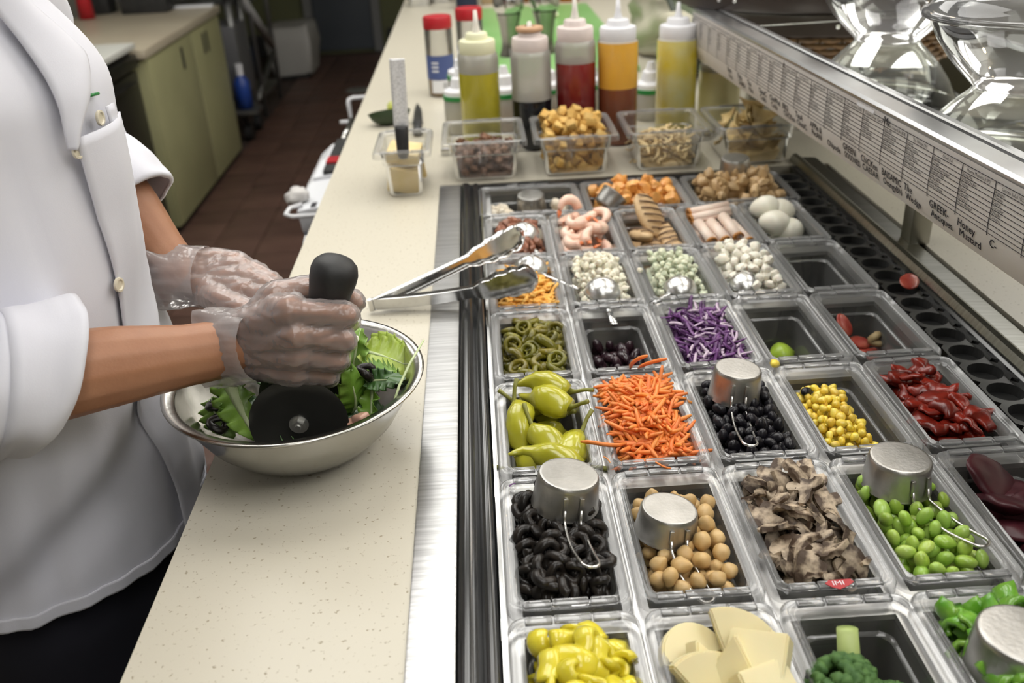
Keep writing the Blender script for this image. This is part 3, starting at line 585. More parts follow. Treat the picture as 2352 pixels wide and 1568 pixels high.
chicken((5,2),-.006,-.040,-.022,(.1,.1,-1.5),'grilled chicken piece at the front of its pan',.06,.04,1,4,5)
bed('chicken_bed',(5,2),-.045,.004,GCH,'mass of grilled chicken low in the pan',hy=.07)
TUR=mat('turkey',(.80,.60,.50),.4,c2=(.83,.66,.56),ns=40,sss=.25,rnd=.04); TUE=mat('turkey_edge',(.48,.20,.04),.45)
def roll(x,y,z,rot,lb,L=.068,r=.0105):
    t=thing('turkey_roll',lb,'turkey roll',(PC_[(5,3)][0]+x,PC_[(5,3)][1]+y,z),rot)
    def sp(k0,L,r):
        g=MB(); n=26
        g.grid(lambda u,v:V((r*(1-.55*v)*cos(v*11),r*(1-.55*v)*sin(v*11)*.85,(u-.5)*L)),2,n); return g
    solid(sp(0,L,r).obj('meat',TUR,t,True),.0012); g=MB(); g.grid(lambda u,v:V((r*1.02*(1-.55*v)*cos(v*11),r*1.02*(1-.55*v)*sin(v*11)*.85,-L/2-.0005+u*.004)),1,26); solid(g.obj('browned_edge',TUE,t,True),.0018)
for a in[(-.024,-.020,-.006,(-1.45,0,.12),'turkey roll lying lengthwise at the left of its pan'),(-.004,-.024,-.004,(-1.45,0,.14),'second turkey roll from the left of its pan'),(.016,-.022,.002,(-1.4,0,.16),'turkey roll on top lying lengthwise right of the middle'),(.030,-.030,-.006,(-1.45,0,.2),'turkey roll nearest the right wall of its pan')]: roll(*a)
for a in[(-.002,.046,-.002,(-1.5,0,-1.35),'turkey roll lying crosswise in front at the back of its pan'),(.000,.066,.001,(-1.5,0,-1.4),'turkey roll lying crosswise at the very back of its pan')]: roll(*a,L=.072)
bed('turkey_bed',(5,3),-.022,.003,TUR,'mass of folded turkey under the rolls',hy=.07)
EGG=mat('egg_white',(.80,.77,.65),.3,sss=.15,coat=.15)
def egg():
    g=MB().blob((0,0,0),(.024,.0195,.0195),0,1,0,3); g.v=[(x,y*(1-x*6),z*(1-x*6)) for x,y,z in g.v]; return g.mesh('egg',EGG)
eg=egg()
for x,y,z,r,l in [(-.016,.046,.004,(0,.3,2.6),'peeled boiled egg at the back left of the egg pan'),(.014,.048,-.004,(0,.3,.4),'peeled boiled egg at the back right of the egg pan, half hidden'),(-.012,.002,-.006,(0,-.1,2.9),'peeled boiled egg nearest the camera in the egg pan'),(.016,.000,-.020,(0,.2,.8),'lowest peeled egg at the right of the egg pan')]: one('egg',eg,(5,4),(x,y,z),r,l,'egg',1.08)
bed('egg_bed',(5,4),-.050,.003,mat('egg_base',(.6,.6,.5),.5),'more peeled egg low in the egg pan',hy=.045,hx=.03,mound=.018)
# ---- row 6
WHT=mat('white_meat',(.72,.66,.55),.55,c2=(.66,.57,.44),ns=40,rnd=.06); ORC=mat('orange_chicken',(.66,.27,.05),.45,c2=(.74,.38,.10),ns=40,rnd=.12,coat=.2); BRC=mat('brown_chicken',(.42,.27,.12),.5,c2=(.50,.34,.17),ns=35,rnd=.15,coat=.1)
bed('white_chunk_bed',(6,0),-.055,.003,WHT,'thin mass of white chunks low in the far left pan',hx=.07,hy=.06)
scatter('white_chunk',crumb('white_chunk',WHT,.0105,range(4)),(6,0),[(-.066,.050,-.034),(-.06,.03,-.030),(-.05,.052,-.034),(-.045,.030,-.03),(-.064,.008,-.028),(-.05,.0,-.026),(-.038,.012,-.03),(.052,.050,-.032),(.050,.032,-.024),(.064,.045,-.034),(.060,.018,-.03)],'torn white chunk left in the far left wide pan','chicken chunk','white chunks in the far left pan')
bed('orange_chicken_bed',(6,1),-.030,.004,ORC,'mass of orange chicken under the loose pieces',hx=.071,hy=.058,mound=.008)
scatter('orange_chicken_piece',crumb('orange_chicken_piece',ORC,.0115,range(10,15),.55),(6,1),pack(62,.0105,.07,.058,-.022,.016,6,.7),'knobbly orange coated chicken piece in the middle wide pan','chicken piece','orange chicken in the middle wide pan')
bed('brown_chicken_bed',(6,2),-.026,.004,BRC,'mass of brown chicken under the loose chunks',hx=.071,hy=.058,mound=.008)
scatter('brown_chicken_chunk',crumb('brown_chicken_chunk',BRC,.0105,range(20,25),.5),(6,2),pack(78,.0098,.07,.058,-.018,.016,6,.7),'light brown chicken chunk in the far right wide pan','chicken chunk','brown chicken in the far right wide pan')
# ---- stray bits
def stray(n,me,p,r,lb,cat,sc=1): put(n,me,p,r,sc,label=lb,cat=cat)
stray('carrot_shred',cs[2],(.110,.225,.006),(0,.1,-.25),'curved carrot shred lying across the rim between peppers and carrots','carrot shred',1)
stray('carrot_shred',cs[0],(.163,.182,.005),(0,.1,-.75),'short carrot shred on the front rim of the carrot pan','carrot shred',.5)
stray('carrot_shred',cs[1],(.112,.200,.004),(0,.1,-1.2),'tiny carrot end on the rim left of the carrot pan','carrot shred',.28)
stray('corn_kernel',cm[0],(.330,.367,.006),(.3,.2,1),'lone corn kernel on the rim behind the corn pan','corn kernel',1.2)
stray('black_bean',bm2[1],(.357,.330,-.012),(.2,.3,.8),'single black bean lying on the corn','bean',1)
stray('feta_crumb',crumb('feta_crumb',FET,.006,[91])[0],(.222,.660,.006),rrot(),'white crumb on the rim between feta and blue cheese','cheese crumb',.8)
stray('cabbage_shred',cbm[0],(.014,.168,.005),(0,0,.6),'small purple cabbage bit on the rim corner of the olive pan','cabbage shred',.35)
# ------------------------------------------------------------------ measuring cups, spoons, tongs
def cup(loc,rot,lb,Rr=.031,h=.036,hl=.060,hang=-.10,sc=1,splay=.0075):
    t=thing('measuring_cup',lb,'measuring cup',loc,rot,sc=sc)
    g=MB().lathe([(Rr,-.0005),(Rr+.0008,.0008),(Rr-.0002,.003),(Rr*.955,h*.5),(Rr*.915,h-.005),(Rr*.90,h-.002),(Rr*.86,h-.0003),(Rr*.82,h),(Rr*.78,h)],40,cap1=True)
    solid(g.obj('cup',CUPM,t,40),.0012,-1)
    y0=-Rr*.985; w=splay
    pl=MB()
    for s in(-1,1): pl.box((s*w,-Rr*.955,h*.52),(.0042,.0022,h*.5),rot=(-.09,0,0),bev=.0007)
    pl.obj('handle_plate',CUPM,t,50)
    side=[(w,-Rr*.975,h*.42),(w,y0-.0018,h*.2),(w,y0-.004,.003)]
    for k in range(1,7):
        u=k/6; side.append((w*(1+.15*sin(PI*u)),y0-.004-(hl-.012)*u,.003+hang*(hl-.012)*u-.004*sin(PI*u)))
    e=side[-1]; arc=[(e[0]*cos(a),e[1]-e[0]*sin(a),e[2]+hang*e[0]*sin(a)) for a in[PI*k/8 for k in range(1,8)]]
    pts=side+arc+[(-x,y,z) for x,y,z in reversed(side)]
    MB().tube(pts,.0015,8).obj('handle',WIRE,t,True)
    return t
cup((.062,.135,.003),(-.02,.14,.10),'tilted steel measuring cup upside down on the black olives',.0315,.034,.078,.15)
cup((.150,.098,-.008),(-.02,.14,.20),'steel measuring cup upside down on the chickpeas',.0285,.027,.066,-.08)
cup((.270,.318,-.004),(-.02,.08,-.12),'steel measuring cup upside down on the black beans',.0285,.036,.088,.07)
cup((.379,.140,-.004),(-.02,.03,.30),'large steel measuring cup upside down on the edamame',.0315,.032,.078,.07,splay=.0085)
cup((.374,-.082,-.008),(.0,.03,.35),'steel measuring cup upside down on the chopped green pepper',.034,.036,.08,.05)
cup((.347,.202,-.034),(2.2,-.25,2.5),'steel measuring cup lying open side up at the front of the corn pan',.027,.028,.040,.3,splay=.009)
cup((.462,1.055,.004),(.06,-.05,.35),'steel measuring cup upside down on the brown chicken at the far end',.028,.040,.045,-.4)
cup((.232,.975,.016),(2.35,.25,-.9),'steel measuring cup tipped on its side in the orange chicken pan',.024,.030,.07,-.1)
cup((.090,1.062,-.040),(.1,.0,-.3),'steel measuring cup low among the white chunks in the far left pan',.028,.035,.03,-.1)
SPN=mat('spoon_steel',(.66,.66,.65),.3,1)
def spoon(loc,rot,lb,r=.0245,L=.055,drop=-.35):
    t=thing('serving_spoon',lb,'spoon',loc,rot)
    g=MB().lathe([(r*cos(a),r*.86*sin(a)) for a in[PI/2*k/9 for k in range(9)]]+[(.0003,r*.86)],32); solid(g.obj('bowl',SPN,t,True),.001,-1)
    pts=[(0,-r*.93,.003)]+[(0,-r-L*u,.001+drop*L*u*u) for u in[.1,.3,.5,.75,1]]
    MB().tube(pts,[.0052,.0046,.0042,.0042,.005,.0055],8,sq=.35).obj('handle',STEELC,t,True)
    return t
spoon((.161,.608,-.002),(.10,.05,.05),'round steel spoon face down on the feta',.0255,.062,.02)
spoon((.270,.608,-.006),(-.10,.0,-.9),'round steel spoon face down on the blue cheese',.0245,.035,-.2)
spoon((.363,.610,-.006),(.0,.05,-.5),'round steel spoon face down on the white cheese chunks',.0235,.03,-.7)
spoon((.066,.700,.000),(.05,.1,.75),'round steel spoon face down on the orange cheddar behind the tongs',.0255,.07,.0)
spoon((.064,.835,.002),(.1,.1,.3),'round steel spoon face down on the bacon bits',.0245,.05,-.1)
# tongs: two channel arms hinged at the counter end
t=thing('serving_tongs','open stainless tongs with scalloped tips reaching from the counter over the cheddar','tongs',(0,0,0))
hg=V((-.158,.582,.013))
def arm(tip,mid,w0,w1,inw,nrm,L=None):
    g=MB(); n=60; rows=[]
    for i in range(n+1):
        u=i/n
        p=hg*(1-u)**2+2*mid*u*(1-u)+tip*u*u; tg=((mid-hg)*(1-u)+(tip-mid)*u).normalized()
        nn=(nrm-tg*nrm.dot(tg)).normalized(); iw=(inw-tg*inw.dot(tg)-nn*inw.dot(nn)).normalized()
        sp=max(0,(u-.62)/.38); wd=w0*(1-.12*u)+(w1-w0)*(sin(PI*min(1,sp*.62))**.8 if sp>0 else 0)
        dp=.0085*(1-sp)+(.006+.002*abs(sin(sp*PI*4.0)))*min(1,sp*2) if sp>0 else .0085*min(1,.4+u*4)
        wd*=1+(.17*abs(sin(sp*PI*4.0)) if sp>0 else 0)
        if sp>.78: wd*=math.sqrt(max(.05,1-((sp-.78)/.22)**2*.9))
        row=[]
        for k in range(9):
            a=(k/8-.5)*2
            if abs(a)>.8: X=.5; Z=dp*(abs(a)-.8)/.2
            else: X=abs(a)/.8*.5; Z=(0 if sp<=0 else .002*sp*(1-(abs(a)/.8)**2)*-1)
            row.append(p+nn*(X*wd*(1 if a>0 else -1))+iw*Z)
        rows.append(row)
    v=[q for r in rows for q in r]; f=[[i*9+k,i*9+k+1,(i+1)*9+k+1,(i+1)*9+k] for i in range(n) for k in range(8)]
    g.add(v,f); return g
tA=V((.056,.712,.054)); tB=V((.070,.596,.032)); nr=(tA-hg).cross(tB-hg).normalized()
if nr.z<0: nr=-nr
nr=(nr+V((0,.12,0))).normalized()
dA=(tB-tA).normalized()
solid(arm(tA,V((-.055,.640,.034)),.0165,.037,dA,nr).obj('arm',STEELC,t,50),.0011)
solid(arm(tB,V((-.045,.568,.018)),.0165,.039,-dA,nr).obj('arm',STEELC,t,50),.0011)
MB().tube([hg-nr*.0085,hg+nr*.0085],.004,12).obj('hinge_pin',WIRE,t,50)
# ------------------------------------------------------------------ mixing bowl and salad
BX,BY=-.2,.27
t=thing('mixing_bowl','wide stainless mixing bowl of salad on the cream worktop edge','bowl',(BX,BY,0))
pf_=[(.0005,.001),(.052,.001),(.060,.004),(.080,.017),(.098,.036),(.111,.058),(.1185,.080),(.1205,.0835),(.1285,.0855),(.1315,.0855),(.1320,.084),(.1312,.0828)]
b=MB().lathe(pf_,72).obj('shell',mat('bowl_steel',(.55,.54,.51),.22,1,c2=(.44,.43,.4),ns=9,bump=.04,bs=120),t,True); solid(b,.0012,1)
LET=mat('lettuce',(.125,.27,.025),.4,c2=(.22,.38,.055),ns=22,rnd=.12,coat=.15,bump=.2,bs=70); LED=mat('dark_leaf',(.03,.085,.018),.4,c2=(.055,.13,.03),ns=30,rnd=.2,coat=.2,bump=.2,bs=80); LEY=mat('yellow_leaf',(.34,.46,.05),.4,c2=(.42,.52,.12),ns=18,rnd=.08,coat=.15,bump=.2,bs=80); RIB=mat('leaf_rib',(.50,.60,.30),.4,c2=(.6,.68,.42),ns=20)
def leaf(lb,loc,rot,m=LET,L=.075,W=.04,ruf=.006,curl=.3,fold=.35,seed=0,rib=.0022,sc=1,lobes=5):
    t=thing('lettuce_leaf',lb,'leaf',loc,rot,sc=sc)
    def f(u,v):
        x=u*L; s=(v-.5)*2; w=W*.5*(sin(PI*min(1,u*.86+.10))**.7)*(1+.10*sin(u*lobes*6.28+seed))
        y=s*w; z=fold*abs(y)+ruf*abs(s)**2*sin(u*lobes*7+seed+(2 if s>0 else 0))-curl*x*x/L+.0015*noise.noise(V((x*90,y*90,seed)))
        y*=1-.25*abs(s)*fold
        return V((x,y,z))
    o=MB().grid(f,22,12).obj('blade',m,t,True); solid(o,.0006)
    MB().tube([V((u*L,0,-curl*(u*L)**2/L+.0004)) for u in[i/9 for i in range(10)]],[rib*(1.6-1.5*i/9) for i in range(10)],6,sq=.6).obj('rib',RIB,t,True)
    return t
rm=leaf('long pale romaine leaf with a thick white rib at the left of the bowl',(-.272,.285,.088),(.75,.42,-1.2),LET,.085,.048,.006,.15,.3,1,.0075)
leaf('pointed light green leaf tip at the far left of the salad',(-.291,.268,.062),(.9,.5,-1.2),LET,.042,.036,.003,.5,.3,2,.001)
leaf('dark leaf under the romaine at the left of the bowl',(-.280,.295,.040),(.2,.1,-.5),LED,.055,.045,.005,.4,.2,3)
leaf('ruffled dark green leaf behind the romaine rib',(-.250,.318,.062),(.6,-.25,-.2),LED,.06,.05,.010,.4,.2,4,.0015)
leaf('frilly green leaf below the glove at the left',(-.232,.290,.05),(.3,.2,-.9),LET,.07,.05,.010,.3,.2,5,.0015)
leaf('bright broad leaf standing up beside the fist',(-.150,.300,.048),(.1,-1.2,1.2),LET,.062,.04,.004,.3,.5,6,.002)
leaf('yellow-green leaf lying on top at the right of the salad',(-.137,.318,.082),(.5,.05,-.35),LEY,.060,.048,.006,.4,.15,7,.0015)
leaf('yellow-green leaf with a ragged edge at the back right of the bowl',(-.132,.330,.082),(.7,-.1,-.5),LEY,.045,.038,.006,.5,.2,8,.0015)
leaf('dark rounded leaf against the right wall of the bowl',(-.118,.335,.060),(.8,.1,-.9),LED,.040,.04,.004,.4,.2,9)
leaf('curled green leaf at the front right of the bowl',(-.118,.282,.078),(.5,.55,-1.8),LET,.070,.028,.006,.2,.5,10,.003)
leaf('feathery green leaf leaning to the right rim',(-.137,.272,.078),(.4,-.2,.3),LET,.042,.024,.008,.5,.5,11,.0015,lobes=9)
leaf('folded leaf curling up in front of the second wheel',(-.147,.262,.040),(.2,-.5,-.9),LET,.05,.042,.006,-.9,.5,12,.002)
leaf('dark leaf low at the right of the bowl',(-.165,.290,.045),(.3,.0,-.7),LED,.06,.05,.008,.4,.3,13)
leaf('small dark leaf beside the thin stem',(-.128,.262,.076),(.8,-.3,-.4),LED,.035,.026,.004,.4,.3,14,.001)
leaf('green leaf at the back of the bowl behind the fist',(-.19,.335,.055),(.3,-.2,.2),LET,.07,.05,.008,.4,.3,15)
leaf('dark leaf at the bottom of the bowl under the wheels',(-.235,.245,.022),(.1,0,.1),LED,.09,.06,.006,.1,.1,16)
leaf('green leaf at the bottom right of the bowl',(-.20,.235,.028),(.1,-.2,.5),LET,.055,.05,.008,.1,.2,17)
leaf('dark leaf along the front wall of the bowl',(-.235,.235,.035),(-.3,-.1,-.2),LED,.065,.04,.008,.2,.2,18)
t=thing('arugula_stem','thin arugula stem sticking out over the right rim of the bowl','stem',(0,0,0))
MB().tube([(-.098,.205,.075),(-.090,.228,.089),(-.080,.250,.100),(-.066,.276,.112)],[.0012,.0014,.0014,.0010],7).obj('stalk',RIB,t,True)
MB().grid(lambda u,v:V((-.088-.016*u+.004*sin(5*v),.233+.018*v,.090+.004*u*sin(6*v))),5,5).obj('leaflet',LED,t,True)
for p,r,l in [((-.126,.262,.087),(.4,.6,.3),'black olive slice on the leaves at the right of the bowl'),((-.282,.262,.058),(.2,.4,.5),'black olive slice at the left of the bowl by the romaine'),((-.277,.240,.050),(.9,.4,.5),'black olive slice low at the front left of the bowl')]: stray('olive_slice',om[0],p,r,l,'olive slice',.95)
for p,l in [((-.140,.219,.050),'pink chicken cube at the front right of the bowl'),((-.130,.216,.060),'second pink chicken cube touching the front right rim')]:
    put('chicken_cube',MB().box((0,0,0),(.016,.013,.012),bev=.003).disp(.0015,120).mesh('chicken_cube',mat('pink_chicken',(.62,.36,.27),.35,coat=.3)),p,rrot(),label=l,cat='chicken')
stray('feta_crumb',crumb('feta_crumb',FET,.007,[93])[0],(-.146,.322,.094),rrot(),'white feta crumb behind the standing leaf','cheese crumb',1)
stray('feta_crumb',crumb('feta_crumb',FET,.007,[94])[0],(-.150,.330,.092),rrot(),'white feta crumb nearest the fist in the bowl','cheese crumb',.9)
# ------------------------------------------------------------------ twin wheel salad chopper
WHL=mat('dark_wheel',(.06,.06,.056),.32,.8,c2=(.08,.08,.075),ns=10); BOLT=mat('bolt_steel',(.55,.55,.53),.35,1)
t=thing('salad_chopper','black handled salad chopper with two dark round blades in the bowl','chopper',(0,0,0))
C1=V((-.1905,.214,.0605)); ax=V((-.02,1,-.05)).normalized(); C2=C1+ax*.052
for C_,nm in((C1,'blade'),(C2,'blade')):
    d=MB(); z=ax; u=z.cross(V((0,0,1))).normalized(); v=z.cross(u); n=64
    ring=lambda r,o:[C_+(u*cos(2*PI*k/n)+v*sin(2*PI*k/n))*r+z*o for k in range(n)]
    d.rings([ring(.0004,-.0010),ring(.036,-.0010),ring(.0445,-.0009),ring(.0485,0),ring(.0445,.0009),ring(.0004,.0010)],True,True); d.obj(nm,WHL,t,30)
MB().tube([C1-ax*.0012,C1-ax*.0024],.0096,28).tube([C1-ax*.0025,C1-ax*.0085],[.0068,.0062],6).tube([C1-ax*.008,C1-ax*.0105],[.0035,.003],14).obj('bolt',BOLT,t,30)
MB().tube([C1,C2],.004,12).obj('axle',BOLT,t,30)
hT=V((-.1385,.243,.211)); hB=V((-.181,.240,.083)); hd=(hT-hB).normalized()
MB().tube([hB+hd*x for x in(-.008,0,.02,.05,.080,.098,.112,.122,.131,.138,.1425,.1450,.1462)],[.014,.019,.0195,.018,.0178,.0185,.0205,.0222,.0225,.0205,.016,.009,.002],28).obj('handle',BLACK,t,True)
fk=MB()
for c in(C1+ax*.0105,C2-ax*.0105):
    fk.tube([hB-hd*.004+(c-C1-ax*.024)*.3,V((c.x+.006,c.y,.082)),c],[.009,.008,.006],10)
fk.obj('fork',BLACK,t,True)
# ------------------------------------------------------------------ bins behind the well
BM=pan_mesh(.160,.176,.078); BM9=pan_mesh(.104,.160,.088)
def bin_(i,x,y,m,W,D,z,lb,rot=0):
    PC_[(7,i)]=(x,y); return pan(m,x,y,W,D,lb,z,rot,name='storage_bin',cat='bin')
bin_(0,-.138,1.126,BM9,.104,.160,.0885,'small clear bin of parmesan with a grater standing in it')
bin_(1,.010,1.205,BM,.160,.176,.0785,'clear bin of brown pecan pieces behind the far left pan')
bin_(2,.182,1.205,BM,.160,.176,.0785,'clear bin piled with golden croutons')
bin_(3,.358,1.205,BM,.160,.176,.0785,'clear bin of pale tortilla strips')
bin_(4,.527,1.205,BM,.160,.176,.0785,'clear bin of tortilla chips next to the label strip')
PAR=mat('parmesan',(.72,.55,.24),.45,c2=(.78,.62,.33),ns=30,rnd=.06,sss=.1)
for x,y,z,r,d,l in [(-.004,-.012,.026,(.1,.25,.1),(.058,.06,.045),'parmesan block lowest in the small clear bin'),(.004,.018,.040,(.3,-.2,.3),(.05,.05,.05),'parmesan block at the back of the small clear bin'),(.0,-.006,.068,(.12,.14,-.1),(.060,.062,.022),'parmesan block on top under the grater')]:
    put('parmesan_block',MB().box((0,0,0),d,bev=.004).disp(.0012,70).mesh('parmesan_block',PAR,35),(PC_[(7,0)][0]+x,PC_[(7,0)][1]+y,z),r,label=l,cat='cheese')
PEC=mat('pecan',(.10,.04,.02),.5,c2=(.19,.09,.045),ns=60,rnd=.25); CRO=mat('crouton',(.56,.31,.06),.65,c2=(.68,.45,.14),ns=40,rnd=.2,bump=.3,bs=150); STP=mat('tortilla_strip',(.68,.50,.23),.6,c2=(.80,.65,.38),ns=40,rnd=.08); CHP=mat('tortilla_chip',(.60,.44,.18),.6,c2=(.68,.52,.26),ns=30,rnd=.12)
bed('pecan_bed',(7,1),.012,.006,PEC,'mass of pecans in the lower half of their bin',hx=.053,hy=.062,bot=.003,mound=.006)
scatter('pecan_piece',crumb('pecan_piece',PEC,.0095,range(5),.6),(7,1),pack(95,.009,.050,.058,.014,.004,8,.7,mx=6),'chopped brown pecan piece in the clear bin','pecan','pecan pieces in their bin')
crm=[MB().box((0,0,0),(.017,.015,.014),bev=.002).disp(.0025,90,i).mesh('crouton',CRO,40) for i in range(4)]
bed('crouton_bed',(7,2),.012,.006,CRO,'mass of croutons filling the lower part of their bin',hx=.054,hy=.062,bot=.003,mound=.01)
scatter('crouton',crm,(7,2),pack(190,.0098,.054,.062,.014,.010,9,.75,mx=8),'golden baked crouton cube in the clear bin','crouton','croutons in their bin')
ssm=[shred(.040,.0034,.5,200+i,5,6,.9,.4).mesh('tortilla_strip',STP) for i in range(5)]
bed('tortilla_strip_bed',(7,3),.012,.006,STP,'mass of tortilla strips low in their bin',hx=.053,hy=.062,bot=.003,mound=.012)
scatter('tortilla_strip',ssm,(7,3),pack(170,.0075,.05,.058,.012,.010,6,.55,mx=7),'thin pale crisp tortilla strip in the clear bin','tortilla strip','tortilla strips in their bin',rot=lambda:flat(.6))
def chip(i):
    g=MB(); g.grid(lambda u,v:V(((u-.5)*.05*(1-v*.95),(v-.4)*.045,.35*((u-.5)*.05)**2*20+.10*(v-.4)**2*.045*6+.001*sin(9*u+i))),8,6); return solidmesh(g.mesh('tortilla_chip',CHP),.002,'tortilla_chip',CHP)
cpm=[chip(i) for i in range(3)]
bed('tortilla_chip_bed',(7,4),.022,.006,CHP,'mass of tortilla chips low in their bin',hx=.053,hy=.062,bot=.003,mound=.01)
scatter('tortilla_chip',cpm,(7,4),pack(30,.014,.042,.052,.030,.022,6,.5),'curved tan tortilla chip in the clear bin by the shelf','tortilla chip','tortilla chips in their bin',rot=lambda:flat(1.0))
t=thing('grater','long steel rasp grater standing handle down in the parmesan bin','grater',(-.137,1.078,.080),(-.10,.02,-.06))
gb=MB()
gb.grid(lambda u,v:V((-.0135+.027*u,.002*(1-(2*u-1)**2),.045+.118*v)),4,30); solid(gb.obj('blade',mat('grater_steel',(.85,.85,.86),.45,.45,c2=(.6,.6,.6),ns=420,nt=.55,sharp=.08),t,True),.0012)
MB().tube([(0,0,-.010),(0,0,.0),(0,0,.022),(0,0,.044),(0,0,.048)],[.010,.0145,.0155,.0165,.014],18,sq=.75).obj('handle',BLACK,t,True)
MB().box((.23,1.325,.008),(.62,.012,.016),bev=.004).obj('lid_rail',STEELC,None,label='slim steel rail lying on the worktop behind the storage bins',cat='rail')
# ------------------------------------------------------------------ squeeze bottles
SHELL=clear('milky_plastic',(.95,.94,.9),(.80,.78,.71),.72,.2,.2,.3)
def bottle(x,y,lb,liq,lt,capc,r=.041,h=.2,cap_h=.034,nz=.042,shell=SHELL,name='squeeze_bottle',liq2=None,l2=0,tipc=None):
    t=thing(name,lb,'bottle',(x,y,0),(0,0,R.uniform(0,6)))
    MB().lathe([(r,lt-.001),(r,max(lt,h*.93)),(r*.97,max(lt,h*.975)),(r*.86,max(h,lt))],36).obj('body',shell,t,True)
    q=r
    MB().lathe([(.0003,.003),(q*.9,.003),(q,.008),(q,lt-.001),(q*.97,lt),(.0003,lt)],36).obj('contents',liq,t,40)
    if liq2:
        q=r*1.002; MB().lathe([(.0003,.0028),(q*.9,.0028),(q,.0078),(q,l2-.001),(q*.97,l2),(.0003,l2)],36).obj('settled_layer',liq2,t,40)
    c=r*.90
    MB().lathe([(c*.98,h-.004),(c,h-.002),(c,h+cap_h*.55),(c*.95,h+cap_h*.68),(c*.62,h+cap_h*.72),(c*.60,h+cap_h),(c*.55,h+cap_h*1.08),(c*.26,h+cap_h*1.10)],32).obj('cap',capc,t,40)
    z=h+cap_h*1.08; MB().lathe([(r*.22,z),(r*.13,z+nz*.4),(r*.085,z+nz),(.0003,z+nz)],16).obj('nozzle',tipc or capc,t,True)
    return t
CW=mat('milk_cap',(.75,.72,.66),.4,sss=.1); CP=mat('pink_cap',(.72,.63,.60),.4); CY=mat('yellow_cap',(.76,.75,.52),.4); CC=mat('rust_tip',(.50,.30,.17),.5)
lq=lambda n,c,c2=None:mat(n,c,.15,c2=c2,ns=9,coat=.3)
bottle(.008,1.352,'squeeze bottle of green olive oil with a yellowish cap',lq('olive_oil',(.42,.37,.025),(.48,.42,.04)),.163,CY,tipc=CW)
bottle(.114,1.352,'squeeze bottle with dark vinegar at the bottom and a brownish tip',lq('dark_vinegar',(.008,.010,.014)),.103,CP,tipc=CW,nz=.016)
MB().lathe([(.026,.2345),(.0275,.237),(.027,.2425),(.010,.244)],24).obj('rust_ring',CC,bpy.data.objects['squeeze_bottle.001'],True)
bottle(.205,1.352,'squeeze bottle of red vinegar with a pinkish cap',lq('red_vinegar',(.24,.022,.020),(.16,.012,.014)),.172,CP,h=.215,nz=.048,tipc=CW)
bottle(.291,1.352,'squeeze bottle of orange dressing with a bright white cap',lq('orange_dressing',(.85,.46,.06)),.207,WHITEP,h=.211,liq2=lq('brown_layer',(.20,.06,.028)),l2=.118,nz=.04)
bottle(.422,1.400,'squeeze bottle streaked with yellow mustard dressing and white cap',lq('mustard_dressing',(.74,.60,.05),(.72,.72,.42)),.196,WHITEP,h=.2,nz=.03,r=.042)
bottle(.520,1.42,'squeeze bottle of pale yellow dressing behind the label strip',lq('pale_dressing',(.75,.69,.36)),.125,CW,r=.044,h=.14,nz=.024)
GRN=mat('green_collar',(.02,.22,.05),.4)
def pour(x,y,lb,c,h=.075):
    t=thing('pour_bottle',lb,'bottle',(x,y,0)); r=.037
    MB().lathe([(.0003,.001),(r*.9,.001),(r,.006),(r,h),(r*.9,h+.006)],28).obj('body',SHELL,t,True)
    MB().lathe([(.0003,.003),(r*.93,.003),(r*.95,h*.8),(.0003,h*.8)],28).obj('contents',c,t,40)
    MB().lathe([(r*.92,h),(r*1.04,h+.001),(r*1.04,h+.010),(r*.9,h+.011)],28).obj('collar',GRN,t,40)
    MB().lathe([(r*.98,h+.010),(r*.96,h+.020),(r*.6,h+.026),(r*.5,h+.045),(r*.32,h+.049),(r*.2,h+.066),(.0003,h+.066)],28).obj('spout_cap',WHITEP,t,40)
ca=lq('cream_dressing',(.62,.58,.32)); cbk=lq('pink_dressing',(.62,.26,.18))
pour(-.035,1.50,'green collared pour bottle left of the olive oil',ca); pour(-.028,1.66,'green collared pour bottle farther back behind the olive oil',ca,.085)
pour(.062,1.50,'green collared pour bottle of pink dressing between two squeeze bottles',cbk); pour(.158,1.52,'green collared pour bottle behind the red vinegar gap',ca); pour(.252,1.54,'green collared pour bottle seen behind red and orange bottles',ca); pour(.392,1.53,'green collared pour bottle beside the yellow streaked bottle',lq('pale_sauce',(.55,.55,.42)),.06)
